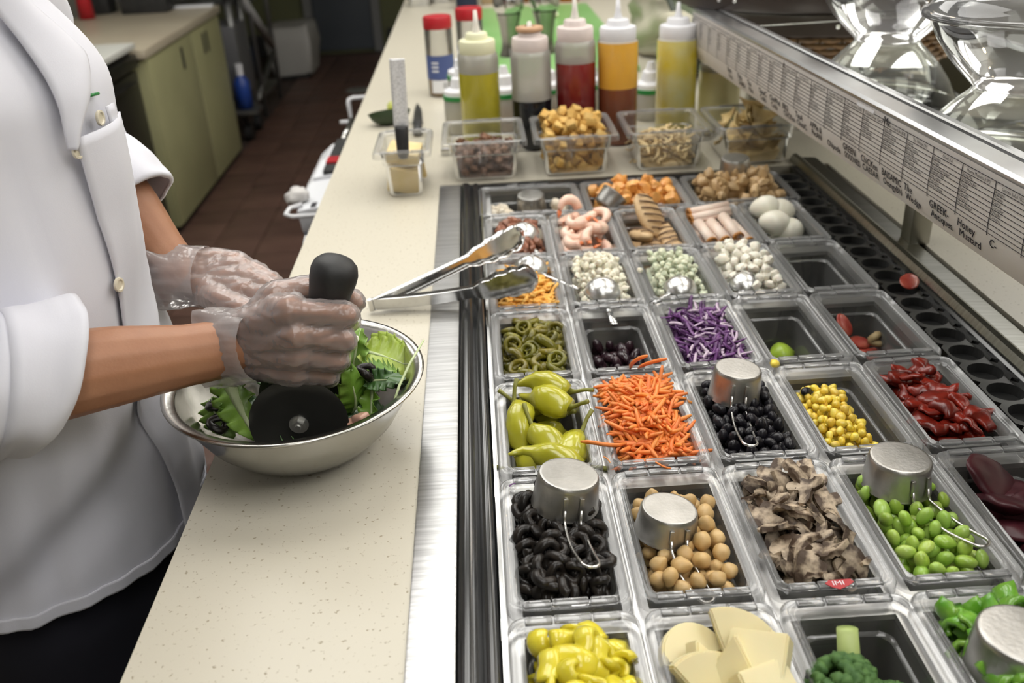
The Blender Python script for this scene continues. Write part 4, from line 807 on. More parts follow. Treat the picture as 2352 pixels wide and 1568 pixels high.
# spice jars
RED=mat('red_lid',(.42,.012,.02),.4); BLU_=mat('blue_label',(.06,.09,.24),.5); SPI=mat('spice',(.40,.22,.09),.8,c2=(.5,.32,.15),ns=90)
GLS=clear('jar_plastic',(.93,.93,.92),(.7,.68,.62),.15,.4)
def jar(x,y,lb,label=True):
    t=thing('spice_jar',lb,'jar',(x,y,0),(0,0,.3)); r=.035; h=.165
    MB().lathe([(.0003,.001),(r*.92,.001),(r,.005),(r,h),(r*.92,h+.005)],28).obj('body',GLS,t,True)
    MB().lathe([(.0003,.003),(r*.94,.003),(r*.94,.085),(.0003,.095)],28).obj('spice',SPI,t,40)
    MB().lathe([(r*1.0,h+.003),(r*1.03,h+.005),(r*1.03,h+.028),(r*.98,h+.032),(.0003,h+.033)],28).obj('lid',RED,t,40)
    if label:
        def band(a0,a1,z0,z1,rr,nm,m): MB().grid(lambda u,v:V((rr*cos(a0+(a1-a0)*u),rr*sin(a0+(a1-a0)*u),z0+(z1-z0)*v)),16,1).obj(nm,m,t,True)
        band(-3.3,-.4,.045,.105,r*1.012,'blue_label',BLU_); band(-2.6,-.5,.012,.044,r*1.012,'white_label',WHITEP)
        bc=MB()
        for k in range(9):
            a=-1.75+.055*k+.02*(k%3); bc.grid(lambda u,v:V((r*1.02*cos(a+(.014+.012*(k%2))*u),r*1.02*sin(a+(.014+.012*(k%2))*u),.024+.014*v)),1,1)
        bc.obj('barcode',INK,t,False)
        wl=MB()
        for k in range(3): wl.grid(lambda u,v:V((r*1.02*cos(-2.5+.5*u),r*1.02*sin(-2.5+.5*u),.085-.010*k+.004*v)),6,1)
        wl.obj('label_lines',WHITEP,t,True)
jar(-.088,1.885,'spice jar with red lid and blue label, nearest the aisle'); jar(-.008,2.0,'spice jar with red lid half hidden behind the olive oil')
MILL=mat('mill_steel',(.36,.36,.34),.25,1,c2=(.25,.25,.24),ns=8)
for x,y,l in((.108,2.28,'tall steel pepper mill behind the vinegar bottle'),(.215,2.30,'tall steel pepper mill behind the red vinegar bottle')):
    t=thing('pepper_mill',l,'pepper mill',(x,y,0))
    MB().lathe([(.0003,0),(.034,0),(.034,.015),(.026,.035),(.024,.06),(.030,.11),(.036,.132),(.037,.137)],28).obj('body',MILL,t,True)
    MB().lathe([(.033,.137),(.044,.149),(.046,.172),(.040,.199),(.020,.212),(.0003,.214)],28).obj('top',STEELC,t,True)
# green board and clutter beyond
o=MB().box((.245,2.66,.009),(.42,1.26,.016),bev=.004).obj('cutting_board',mat('green_board',(.20,.42,.13),.35,c2=(.26,.48,.18),ns=5),None,label='large green cutting board lying far down the worktop',cat='cutting board')
for p,l in [((.30,2.95,.028),'crumb farthest away on the green board'),((.36,2.5,.028),'crumb nearest on the green board'),((.14,2.75,.028),'crumb on the left half of the green board')]: stray('board_crumb',crumb('board_crumb',FET,.014,[97])[0],p,rrot(),l,'crumb',1)
for x,y,r,h,m,l in [(-.02,3.45,.045,.2,mat('navy_plastic',(.01,.016,.04),.4),'dark blue bottle at the far end of the worktop'),(.40,3.5,.05,.18,mat('amber',(.20,.08,.01),.2),'amber bottle at the far end right of the mills'),(.22,3.55,.05,.18,mat('amber_b',(.14,.06,.012),.2),'amber bottle at the far end between the mills')]:
    t=thing('sauce_bottle',l,'bottle',(x,y,0)); MB().lathe([(.0003,0),(r,0),(r,h*.7),(r*.4,h*.9),(r*.35,h)],24).obj('body',m,t,40); MB().lathe([(r*.42,h*.97),(r*.42,h*1.1),(.0003,h*1.1)],20).obj('cap',BLACK,t,40)
for k,(x,y,l) in enumerate([(-.22,3.62,'small steel tray at the far left end of the worktop'),(-.13,3.70,'small steel tray at the far end beside the blue bottle')]):
    t=thing('steel_tray',l,'tray',(x,y,.001)); g=MB().rings([rrect(.04,.05,.01,.001),rrect(.045,.055,.012,.03),rrect(.05,.06,.012,.031)],True,False); solid(g.obj('tray',STEELC,t,40),.002)
MB().box((.12,3.58,.06),(.16,.12,.12),bev=.006).obj('carton',mat('kraft',(.40,.30,.17),.7),None,label='tan carton at the far end of the worktop between bottles',cat='carton')
# crumpled cream bag with dark strap behind the shelf end
g=MB().blob((0,0,0),(.15,.42,.10),.35,2.0,4,4).disp(.03,9,2); g.v=[(x,y,max(z,-.073)) for x,y,z in g.v]
t=thing('produce_bag','crumpled cream bag with dark straps beyond the yellow bottle','bag',(.64,2.25,.075)); g.obj('bag',mat('cream_bag',(.52,.49,.38),.6,c2=(.42,.40,.3),ns=9),t,True)
MB().tube([(-.20,.45,.05),(-.14,.1,.115),(-.10,-.2,.11),(-.07,-.42,-.04)],[.016]*4,8,sq=.5).tube([(.06,.45,.07),(.05,.1,.13),(.03,-.25,.10),(0,-.44,-.04)],[.016]*4,8,sq=.5).obj('strap',mat('dark_strap',(.03,.04,.025),.6),t,True)
# avocado, knife
t=thing('avocado_half','halved avocado with dark green skin on the worktop by the aisle','avocado',(-.205,1.605,.030),(-.42,-.05,.15))
AVS=mat('avocado_skin',(.02,.04,.012),.5,bump=.4,bs=120); AVF=mat('avocado_flesh',(.55,.55,.16),.45,c2=(.42,.48,.1),ns=20)
MB().rings([[V((x,.030*sin(a)*k,-.030*cos(a)*k)) for a in[-PI/2+PI*j/12 for j in range(13)]] for x,k in[(-.05+.1*i/12,math.sqrt(max(.002,1-((i/12-.5)*2)**2))) for i in range(13)]],True,True).obj('skin',AVS,t,50)
MB().grid(lambda u,v:V((-.046+.092*u,(v-.5)*.054*math.sqrt(max(.004,1-((u-.5)*2)**2)),.001)),14,8).obj('flesh',AVF,t,True); MB().blob((.012,.006,.010),(.016,.014,.016)).obj('flesh_lump',AVF,t,True)
t=thing('paring_knife','slim steel knife lying behind the parmesan bin','knife',(-.146,1.70,.004),(0,0,.05))
MB().prism([(-.012,-.12),(.012,-.12),(.010,.02),(0,.09),(-.006,.02)],0,.0016).obj('blade',DARKST,t,False); MB().tube([(0,-.12,.004),(0,-.22,.004)],[.009,.011],10,sq=.6).obj('handle',BLACK,t,True)
# ------------------------------------------------------------------ serving shelf with label strip
F=V((.455,1.414,0)); U=(V((.511,.222,0))-F).normalized(); OX=V((-U.y,U.x,0)); 
if OX.x<0: OX=-OX
def sh(s,o,z): return F+U*s+OX*o+V((0,0,z))
s0,s1=-.16,1.75
t=thing('glass_shelf','steel edged dark glass shelf standing over the right side of the pans','shelf',(0,0,0))
def prof(pts,a,b,nm,m,sm=30): 
    g=MB().rings([[sh(s,o,z) for o,z in pts] for s in(a,b)]); return g.obj(nm,m,t,sm)
BAND=mat('band_steel',(.58,.59,.6),.3,1,c2=(.48,.48,.49),ns=10)
prof([(.001,.236),(.001,.249),(.004,.2525),(.029,.2535),(.030,.250),(.030,.236)],s0,s1,'front_band',BAND)
prof([(.030,.244),(.030,.2515),(.0335,.2515),(.0335,.244)],s0,s1,'band_groove',GASK,False)
prof([(.0335,.244),(.0335,.2545),(.036,.256),(.047,.2545),(.048,.2525),(.048,.244)],s0,s1,'glass_trim',BAND)
SHG=bpy.data.materials.new('shelf_glass'); SHG.use_nodes=True; _n=SHG.node_tree.nodes; _l=SHG.node_tree.links; _n.remove(_n['Principled BSDF'])
_a=_n.new('ShaderNodeBsdfTransparent'); _a.inputs[0].default_value=(.85,.88,.81,1); _b=_n.new('ShaderNodeBsdfGlossy'); _b.inputs['Roughness'].default_value=.03; _b.inputs[0].default_value=(.9,.92,.86,1); _m=_n.new('ShaderNodeMixShader'); _f=_n.new('ShaderNodeFresnel'); _f.inputs[0].default_value=2.4
_l.new(_f.outputs[0],_m.inputs[0]); _l.new(_a.outputs[0],_m.inputs[1]); _l.new(_b.outputs[0],_m.inputs[2]); _l.new(_m.outputs[0],_n['Material Output'].inputs[0])
prof([(.048,.246),(.048,.2525),(.34,.2525),(.34,.246)],.262,s1,'glass_panel',SHG,False)
prof([(.048,.246),(.048,.2525),(.34,.2525),(.34,.246)],s0,.255,'glass_panel',SHG,False)
prof([(.048,.2515),(.048,.2535),(.34,.2535),(.34,.2515)],.2555,.2615,'glass_seam',WIRE,False)
prof([(.10,.225),(.10,.236),(.26,.236),(.26,.225)],s0,s1,'underframe',DARKST,False)
for y in(.72,-.25,1.6): MB().box((.650,y,.105),(.032,.032,.209),bev=.003).obj('post',mat('post_steel',(.42,.41,.36),.35,1,c2=(.34,.33,.28),ns=10),t,35)
prof([(.34,.244),(.34,.256),(.352,.256),(.352,.244)],s0,s1,'rear_trim',BAND)
# printed recipe strip in clear sleeve
def strip(s,v,off=0):
    k=max(0,v-.045); return sh(s,-.0005-off+3.6*k*k,.2455-v+.9*k*k)
t=thing('recipe_strip','long printed recipe table with handwritten names hanging from the shelf edge','label',(0,0,0))
LABM=mat('printed_paper',(.88,.85,.82),.45,c2=(.82,.77,.74),ns=6)
HT=.0935
_n=LABM.node_tree.nodes; _l=LABM.node_tree.links; _t=_n.new('ShaderNodeBsdfTranslucent'); _t.inputs[0].default_value=(.9,.86,.82,1); _m=_n.new('ShaderNodeMixShader'); _m.inputs[0].default_value=.35; _l.new(_n['Principled BSDF'].outputs[0],_m.inputs[1]); _l.new(_t.outputs[0],_m.inputs[2]); _l.new(_m.outputs[0],_n['Material Output'].inputs[0])
MB().grid(lambda u,v:strip(1.40*u,HT*v),70,14).obj('paper',LABM,t,True)
div=[1.41-k for k in (1.409,1.35,1.29,1.228,1.168,1.109,1.052,.993,.938,.88,.823,.764,.706,.647,.59,.53,.471,.41,.349,.287,.227,.168,.11)]
ln=MB(); th=.0007; vt=.006; rows=[vt,vt+.0075]+[vt+.0075+.0051*k for k in range(1,10)]; vb=rows[-1]
def hl(a,b,v,th=.0008): ln.grid(lambda u,q:strip(a+(b-a)*u,v-th/2+th*q,.0006),max(2,int((b-a)/.03)),1)
def vl(s,v0,v1,th=.0014): ln.grid(lambda u,q:strip(s-th/2+th*q,v0+(v1-v0)*u,.0007),10,1)
for v in rows: hl(div[0],div[-1],v)
for s in div: vl(s,vt,vb+.003)
ln.obj('grid_lines',INK,t,False)
fc=bpy.data.curves.new('f','FONT'); fo=bpy.data.objects.new('f',fc); COL.objects.link(fo)
def text(mb,txt,s,v,size,shear=0,maxw=None,ctr=False,rot=0,bold=.00012):
    fc.body=txt; fc.size=size; fc.shear=shear; fc.resolution_u=2
    me=bpy.data.meshes.new_from_object(fo.evaluated_get(bpy.context.evaluated_depsgraph_get()))
    vs=[q.co.copy() for q in me.vertices]
    if not vs: bpy.data.meshes.remove(me); return
    w=max(q.x for q in vs); k=min(1,maxw/w) if maxw else 1
    o=s-(w*k/2 if ctr else 0)
    for n_,(bx,by) in enumerate(((0,0),(bold,0),(0,bold),(bold,bold)) if bold>.0003 else ((0,0),(bold,0))): mb.add([strip(o+q.x*k+bx,v-q.y+rot*q.x-by,.0008+.00004*n_) for q in vs],[list(p.vertices) for p in me.polygons])
    bpy.data.meshes.remove(me)
HEAD={14:'Chicken Caesar (CaeC)',15:'Mandarin Orange & Bleu (BOB)',16:'The Wedge (W)',17:'Greek (G)',18:'Honey Mustard (HM)',13:'Green Goodness (GG)',12:'Chipotle BBQ Chicken (CBC)',11:'Apple and Pecan (AP)',10:'Tuna Classic (TC)',9:'BBQ Chicken Cobb (BC)',8:'Chopped Cobb (CC)',7:'Classic Cobb (C)'}
ING={14:['Romaine','Croutons','Parmesan','Grilled Chicken','Caesar Dressing'],15:['Spring Mix','Mandarin Orange','Candied Pecans','Bleu Cheese','Balsamic Vinaigrette'],16:['Iceberg','Diced Tomato','Bacon Bits','Candied Pecans','Bleu Cheese','Bleu Cheese Dressing'],17:['Romaine','Tomato','Roasted Red Pepper','Kalamata Olive','Feta Cheese','Red Onion','Greek Dressing'],18:['Spring Mix','Grilled Chicken','Tomato','Carrot','Cucumber','Croutons','Honey Mustard'],13:['Spinach','Spring Mix','Broccoli','Edamame','Peas','Green Pepper','Feta Cheese','Balsamic Vin. Dressing'],12:['Romaine','Black Bean','Corn','Tomato','Cheddar','Tortilla Chip','Grilled Chicken','BBQ Dressing'],11:['Spring Mix','Apple','Pecans','Feta','Grilled Chicken','Balsamic Dressing'],10:['Romaine','Tomato','Tuna','Egg','Olives','Green Beans','Red Wine Vin.']}
for k in range(len(div)-1):
    pr=MB()
    text(pr,HEAD.get(k,'Garden Salad (GS)'),(div[k]+div[k+1])/2,vt+.0054,.0050,0,.050,True)
    for i,w_ in enumerate(ING.get(k,['Romaine','Tomato','Carrot','Cucumber','Cheddar','Croutons'])):
        if i<9: text(pr,w_,div[k]+.0022,rows[1]+.0051*i+.0039,.0045,0,.045)
    pr.obj('printing',INK,t,False)
HAND={19:('C-',''),18:('Honey','Mustard'),17:('GREEK-','Antiques.'),16:('The','Wedge'),15:('BAlSAMiC','OrangyBN'),14:('ChiCKen','CAESAR'),13:('GREEN','GOODNESS'),12:('','Chipotle'),11:('APPle &','PecAN'),10:('TunA','ClassiC'),9:('BBQ','ChiCKen'),8:('ChoPPed','Cobb'),7:('ClassiC','Cobb'),6:('Tex','Mex'),5:('THai','SAlAD'),4:('Beet','Feta')}
for k,(a,b) in HAND.items():
    hw=MB()
    text(hw,a,div[k]+.005,vb+.0130,.0130,.12,.053,rot=.02,bold=.00045); text(hw,b,div[k]+.008,vb+.0245,.0130,.15,.050,rot=.02,bold=.00045)
    hw.obj('handwriting',INK,t,False)
hw=MB()
text(hw,'/Mu',div[15]-.006,vt+.004,.012,.2,None,bold=.0004); hw.obj('pen_mark',INK,t,False); hw=MB(); text(hw,'/r',div[9]-.002,vt+.004,.012,.2,None,bold=.0004)
hw.obj('pen_mark',INK,t,False)
mp_=next(o for o in bpy.data.objects if o.get('label')=='clear pan of sliced brown mushrooms')
sx,sy=.276-PC_[(1,2)][0],.006-PC_[(1,2)][1]
STK=MB().prism([(sx-.012,sy+.001),(sx-.008,sy+.0045),(sx+.010,sy+.0045),(sx+.012,sy+.001),(sx+.006,sy-.003),(sx-.002,sy-.0065),(sx-.008,sy-.0035)],.0032,.0037).obj('sticker',RED,mp_,False); STK['label']='torn red sticker with white letters'
fc.body='IMI'; fc.size=.007; fc.shear=0; me=bpy.data.meshes.new_from_object(fo.evaluated_get(bpy.context.evaluated_depsgraph_get())); g=MB(); g.add([(sx-.0065+v.co.x*1.15,sy-.0018+v.co.y,.0039) for v in me.vertices],[list(f.vertices) for f in me.polygons]); g.obj('sticker_lettering',WHITEP,STK,False)
bpy.data.objects.remove(fo)
MB().grid(lambda u,v:strip(.80+.05*u,.0015+.0045*v,.0014),6,1).obj('tape',WHITEP,t,True)
# clear takeaway bowls on the glass
def cbowl(x,y,lb,sc=1,dome=True):
    t=thing('clear_bowl',lb,'bowl',(x,y,.2532),(0,0,R.uniform(0,6)),sc=sc)
    g=MB().lathe([(.0005,.0012),(.036,.0012),(.047,.0005),(.052,.0015),(.053,.004),(.066,.016),(.085,.036),(.103,.061),(.114,.082),(.117,.090),(.122,.0915),(.1245,.0905),(.1245,.088)],56); g.obj('bowl',BOWLP,t,True)
    if dome:
        g=MB().lathe([(.1265,.0885),(.1268,.0945),(.122,.0965),(.118,.0975),(.112,.106),(.098,.117),(.072,.127),(.04,.132),(.0005,.133)],56); g.obj('lid',BOWLP,t,True)
    return t
cbowl(.690,.605,'clear plastic bowl with lid nearest on the glass shelf'); cbowl(.672,.965,'clear plastic bowl with lid behind the nearest one on the shelf')
# basket
t=thing('wicker_basket','dark rimmed round wicker basket at the back of the glass shelf','basket',(.735,1.53,.2532))
LEA=mat('dark_leather',(.022,.012,.008),.45,c2=(.032,.018,.012),ns=12); WIC=mat('wicker',(.17,.085,.025),.55,c2=(.09,.045,.015),ns=40)
br=.300
MB().lathe([(br-.012,.0),(br,.0),(br+.003,.004),(br+.004,.038),(br,.042),(br-.012,.042)],64).obj('leather_band',LEA,t,40)
rv=MB().blob((0,0,0),(.005,.005,.005)).mesh('rivet',WIRE)
for a in(-1.72,-1.60,-2.5,-2.38,-.9,-.78): put('rivet',rv,((br+.004)*cos(a),(br+.004)*sin(a),.021),parent=t)
for k in range(6):
    pts=[((br-.004+.004*(1 if (j+k)%2 else -1))*V((cos(2*PI*j/90),sin(2*PI*j/90),0))+V((0,0,.047+.011*k))) for j in range(90)]
    MB().tube(pts,.0058,6,True).obj('weave_row',WIC,t,True)
MB().lathe([(.0005,.001),(br-.012,.001)],48).obj('base',LEA,t,False)
st=MB()
for j in range(45): a=2*PI*j/45; st.tube([((br-.004)*cos(a),(br-.004)*sin(a),.04),((br-.004)*cos(a),(br-.004)*sin(a),.112)],.003,5)
o=st.obj('stakes',WIC,t,True); o['kind']='stuff'
# ------------------------------------------------------------------ things hung under the aisle edge of the worktop
def wire(nm,lb,pts,r=.004,m=None,cat='wire holder'): MB().tube(pts,r,8).obj(nm,m or mat('white_wire',(.7,.7,.72),.35),None,True,label=lb,cat=cat)
wire('wire_hook','white wire hook farthest along under the worktop edge',[(-.27,2.36,-.10),(-.385,2.36,-.10),(-.398,2.355,-.103),(-.40,2.35,-.112),(-.395,2.34,-.20),(-.27,2.34,-.21)],.007)
wire('wire_hook','thin white wire hook with black bar under the worktop edge',[(-.27,2.10,-.11),(-.39,2.06,-.10)],.006)
t=thing('clipboard','black clip board hanging under the worktop edge','clipboard',(-.345,1.93,-.11),(0,.25,.0)); MB().box((0,0,-.06),(.022,.26,.16),bev=.008).obj('board',BLACK,t,35); MB().tube([(-.012,.10,.02),(-.012,-.10,.02)],.008,8).obj('clip',WIRE,t,True)
t=thing('film_dispenser','white curved film dispenser under the worktop edge','dispenser',(-.345,1.70,-.16)); MB().rings([[V((x,y,z)) for x,z in((.05,-.05),(-.07,-.05),(-.085,-.02),(-.075,.025),(-.045,.05),(.05,.06))] for y in(-.15,.17)]).obj('housing',WHITEP,t,30); MB().box((.01,.0,.066),(.07,.28,.012)).obj('slot',BLACK,t,False); MB().box((-.01,-.06,.072),(.03,.05,.008)).obj('cutter',RED,t,False)
t=thing('glove_box','white and grey glove box hooked under the worktop edge','box',(-.340,1.44,-.135),(0,-.12,0)); MB().box((0,0,.01),(.11,.20,.05),bev=.003).obj('carton',PAPER,t,35); MB().box((0,-.001,-.045),(.108,.2,.06),bev=.003).obj('grey_base',mat('box_grey',(.16,.18,.22),.5),t,35); MB().box((-.02,-.08,.0355),(.012,.03,.001)).obj('label_mark',INK,t,False)
MB().box((0,.19,.012),(.10,.15,.055),bev=.004).obj('second_carton',PAPER,t,35)
o=MB().blob((0,0,0),(.026,.024,.02),.5,2,3,3).obj('tissue',mat('tissue',(.6,.58,.56),.8),None,True,loc=(-.405,1.40,-.095),label='crumpled white tissue poking out beside the glove box',cat='tissue')
wire('wire_loop','white wire loop in front of the glove box under the worktop',[(-.27,1.33,-.115),(-.40,1.29,-.102),(-.414,1.30,-.100),(-.412,1.34,-.10),(-.39,1.36,-.10)],.005)
wire('bent_wire','grey wire leg curling below the glove box',[(-.33,1.33,-.16),(-.385,1.33,-.165),(-.397,1.31,-.20),(-.40,1.28,-.212)],.006,STEELC)
# ------------------------------------------------------------------ aisle background
t=thing('base_cabinet','olive green cabinet with cream top across the aisle','cabinet',(0,0,0))
MB().box((-1.72,4.17,-.52),(.64,1.28,.76),bev=.004).obj('carcass',GREEN,t,35)
for y0_,y1_ in((3.535,4.235),(4.245,4.805)):
    d=MB().box((-1.398,(y0_+y1_)/2,-.52),(.018,y1_-y0_,.74),bev=.003).obj('door',GREEN,t,35)
    for yy in ([4.03] if y0_<4 else [4.43,4.50]): MB().box((-1.3885,yy,-.235),(.006,.028,.10)).obj('slot_pull',BLACK,t,False)
MB().box((-1.73,4.17,-.122),(.70,1.34,.04),bev=.008).obj('worktop',WOODC,t,35)
cst=MB().lathe([(.0003,-.02),(.035,-.02),(.035,.02),(.0003,.02)],18).mesh('caster',BLACK,40)
for x,y in((-1.45,3.6),(-1.45,4.2),(-1.45,4.72),(-2.0,3.6),(-2.0,4.72)):
    put('caster',cst,(x,y,FLOOR+.036),(PI/2,0,0),parent=t); 
MB().box((-1.73,4.17,FLOOR+.045),(.5,1.1,.06)).obj('plinth',BLACK,t,False)
t=thing('undercounter_fridge','dark steel undercounter fridge left of the green cabinet','fridge',(0,0,0))
MB().box((-1.76,2.835,-.50),(.64,1.30,.80),bev=.004).obj('carcass',mat('fridge_body',(.022,.02,.018),.4,.3),t,35); MB().box((-1.432,2.835,-.53),(.02,1.28,.70),bev=.004).obj('door',mat('fridge_door',(.02,.018,.016),.35,.4),t,35)
MB().box((-1.425,2.835,-.14),(.03,1.30,.05),bev=.004).obj('top_rail',DARKST,t,35); MB().box((-1.418,2.835,-.22),(.02,1.2,.014),bev=.004).obj('handle',DARKST,t,35); MB().box((-1.76,2.835,FLOOR+.05),(.5,1.2,.1)).obj('plinth',BLACK,t,False)
o=MB().box((-1.66,2.92,-.082),(.50,1.14,.024),bev=.005).obj('prep_board',mat('board_white',(.62,.62,.57),.5),None,label='white board lying on the dark undercounter fridge',cat='cutting board')
MB().tube([(0,0,0),(0,0,.13),(0,0,.16)],[.04,.035,.03],16).obj('cup',RED,None,True,loc=(-1.99,4.55,-.10),label='red cup standing on the green cabinet',cat='cup')
for x,y,s,l in((-2.0,4.75,(.16,.12,.14),'dark box standing at the back of the green cabinet'),(-1.72,4.7,(.24,.14,.12),'dark appliance at the far end of the green cabinet')): MB().box((0,0,s[2]/2),s,bev=.01).obj('counter_box',BLACK,None,35,loc=(x,y,-.102),label=l,cat='box')
o=MB().box((-1.50,4.86,-.095),(.20,.05,.012),bev=.002).obj('paper_sheet',PAPER,None,label='white sheet lying near the far corner of the green cabinet top',cat='paper',loc=(0,-.08,0))
# wire trolley
TG=mat('trolley_metal',(.22,.22,.215),.4,.8)
t=thing('steel_trolley','grey tube trolley with a sloping brace beyond the green cabinet','trolley',(0,0,0))
for x,y in((-1.40,5.10),(-1.40,5.36),(-1.95,5.10),(-1.95,5.36)): MB().tube([(x,y,FLOOR+.10),(x,y,-.08)],.026,10).obj('post',TG,t,True)
for x,y in((-1.40,5.10),(-1.40,5.36),(-1.95,5.10),(-1.95,5.36)): MB().tube([(x-.02,y,FLOOR+.05),(x+.02,y,FLOOR+.05)],.05,16).obj('wheel',BLACK,t,40)
MB().box((-1.68,5.23,-.06),(.68,.42,.05),bev=.01).obj('top_shelf',TG,t,35); MB().box((-1.68,5.23,-.45),(.6,.32,.40),bev=.01).obj('side_panel',mat('panel_grey',(.1,.1,.105),.5),t,35); MB().box((-1.68,5.23,FLOOR+.16),(.6,.34,.04)).obj('bottom_shelf',TG,t,False)
t=thing('wire_rack','thin grey rack post and braces standing past the trolley','rack',(0,0,0))
for x,y in((-1.42,6.25),(-1.42,5.7),(-2.0,6.25)): MB().tube([(x,y,FLOOR),(x,y,.5)],.016,8).obj('post',TG,t,True)
MB().tube([(-1.42,5.50,-.12),(-1.42,6.22,-.55)],[.03,.025],8).obj('brace',mat('pale_brace',(.5,.5,.5),.5),t,True)
MB().tube([(-1.42,5.50,-.78),(-1.42,6.22,-.60)],.018,8).obj('brace',TG,t,True)
for z in(-.80,-.2,.25): MB().box((-1.71,5.98,z),(.58,.56,.02)).obj('shelf',TG,t,False)
t=thing('blue_bottle','blue cleaning bottle with white cap in front of the trolley panel','bottle',(-1.375,5.0,-.70)); MB().lathe([(.0003,0),(.045,0),(.045,.15),(.018,.19)],18).obj('body',mat('bottle_blue',(.02,.06,.3),.35),t,True); MB().lathe([(.02,.185),(.022,.25),(.0003,.25)],14).obj('cap',WHITEP,t,40)
MB().box((-1.36,5.0,-.715),(.14,.16,.02)).obj('bracket_shelf',TG,None,False,label='small grey ledge carrying the blue bottle',cat='ledge')
t=thing('tub','dark blue tub on the bottom of the wire rack','tub',(-1.62,5.75,-.788)); solid(MB().lathe([(.0003,0),(.14,0),(.17,.3)],24).obj('tub',mat('tub_blue',(.02,.03,.07),.5),t,40),.005)
t=thing('waste_bin','bin draped with a white plastic bag past the rack','bin',(-1.43,7.05,FLOOR)); MB().rings([rrect(.13,.18,.04,0),rrect(.16,.21,.05,.38)]).obj('bin',BLACK,t,40); g=MB().rings([rrect(.15,.20,.05,.03,8),rrect(.165,.215,.05,.12,8),rrect(.168,.22,.05,.25,8),rrect(.165,.215,.05,.39,8),rrect(.12,.17,.05,.385,8)],False,True).disp(.03,11,3).disp(.012,30,5); g.obj('bag',mat('bag_white',(.42,.41,.39),.55),t,True)
t=thing('box_pale','pale box on the rack above the bagged bin','box',(-1.62,6.02,-.19)); MB().box((0,0,.08),(.3,.3,.16),bev=.01).obj('carton',mat('pale_box',(.16,.17,.16),.6),t,35); MB().box((0,0,.165),(.3,.3,.01)).obj('lid',mat('pale_lid',(.22,.22,.21),.6),t,False)
t=thing('floor_drain','pale round drain cover set in the dark tiles','drain',(-.874,6.34,FLOOR)); MB().lathe([(.0003,.004),(.085,.004),(.09,0)],28).obj('cover',mat('drain_metal',(.35,.36,.33),.4,.5),t,40); MB().lathe([(.03,.0045),(.034,.0055),(.038,.0045)],24).obj('ring',DARKST,t,True)
# ------------------------------------------------------------------ the person
PX,PY=-.5,.335
person=thing('person','person in white chef coat and black trousers chopping salad with gloved hands','person',(PX,PY,FLOOR))
PO=V((PX,PY,FLOOR))
def pl(*a): return V(a)-PO
class Cap(MB):
    def cap(s,p,q,r1,r2,n=14):
        p,q=V(p),V(q); d=q-p
        s.blob(p,(r1,)*3,sub=2); s.blob(q,(r2,)*3,sub=2)
        if d.length>1e-5: s.tube([p,q],[r1,r2],n)
        return s
    def chain(s,pts,rs):
        for i in range(len(pts)-1): s.cap(pts[i],pts[i+1],rs[i],rs[i+1])
        return s
def voxel(mb,name,m,vs,smooth=2,fn=None):
    o=put('tmp',mb.mesh('tmp'))
    r=o.modifiers.new('r','REMESH'); r.mode='VOXEL'; r.voxel_size=vs
    k=o.modifiers.new('k','SMOOTH'); k.factor=.5; k.iterations=smooth
    me=bpy.data.meshes.new_from_object(o.evaluated_get(bpy.context.evaluated_depsgraph_get())); bpy.data.objects.remove(o)
    if fn: fn(me)
    me.name=name; me.materials.clear(); me.materials.append(m); me.shade_smooth(); return me
# right hand (nearest the camera), closed around the handle
RW=V((-.243,.240,.136)); RE=V((-.432,.128,.165)); RS=V((-.505,.115,.42))
RF={'index':[(-.180,.215,.181),(-.131,.221,.172),(-.136,.261,.146),(-.163,.274,.138)],
    'middle':[(-.176,.209,.161),(-.136,.216,.149),(-.142,.259,.124),(-.170,.271,.117)],
    'ring':[(-.178,.210,.140),(-.145,.217,.127),(-.151,.257,.104),(-.177,.267,.099)],
    'pinky':[(-.184,.215,.119),(-.157,.223,.107),(-.163,.251,.090),(-.184,.258,.088)]}
RR={'index':(.0112,.0100,.0090,.0080),'middle':(.0118,.0102,.0092,.0082),'ring':(.0112,.0096,.0088,.0078),'pinky':(.0102,.0085,.0078,.007)}
RT=[(-.232,.252,.146),(-.202,.262,.176),(-.163,.282,.173),(-.131,.270,.162)]; RTR=(.017,.0145,.0125,.0105)
def right_hand(g,e=0):
    for k,p in RF.items():
        g.chain([V(x) for x in p],[r+e for r in RR[k]])
        m=V(p[0]); a=RW+V((0,.003,{'index':.013,'middle':.005,'ring':-.005,'pinky':-.014}[k])); g.cap(a,m,.0175+e,RR[k][0]+.003+e)
        g.cap(a+V((0,.016,0)),m+V((0,.018,-.002)),.015+e,.011+e)
    g.chain([V(x) for x in RT],[r+e for r in RTR]); g.cap(V(RT[0]),V(RF['index'][0])+V((-.012,.008,0)),.018+e,.013+e)
# left hand, resting on the far rim of the bowl
LW=V((-.350,.437,.132)); LE=V((-.452,.50,.265)); LS=V((-.50,.545,.42))
LF={'index':[(-.272,.402,.123),(-.240,.386,.117),(-.222,.374,.100),(-.214,.366,.088)],
    'middle':[(-.272,.417,.130),(-.238,.402,.123),(-.218,.388,.104),(-.210,.380,.090)],
    'ring':[(-.279,.431,.136),(-.246,.420,.127),(-.226,.404,.108),(-.218,.396,.093)],
    'pinky':[(-.288,.443,.141),(-.261,.437,.132),(-.244,.425,.115),(-.238,.419,.103)]}
LT=[(-.328,.422,.122),(-.296,.392,.118),(-.268,.372,.112),(-.246,.358,.106)]
def left_hand(g,e=0):
    for i,(k,p) in enumerate(LF.items()):
        g.chain([V(x) for x in p],[r*.97+e for r in RR[k]])
        g.cap(LW+V((.004,-.006+.006*i,-.008+.006*i)),V(p[0]),.0165+e,RR[k][0]+.003+e)
    g.chain([V(x) for x in LT],[r*.97+e for r in RTR])
b=Cap()
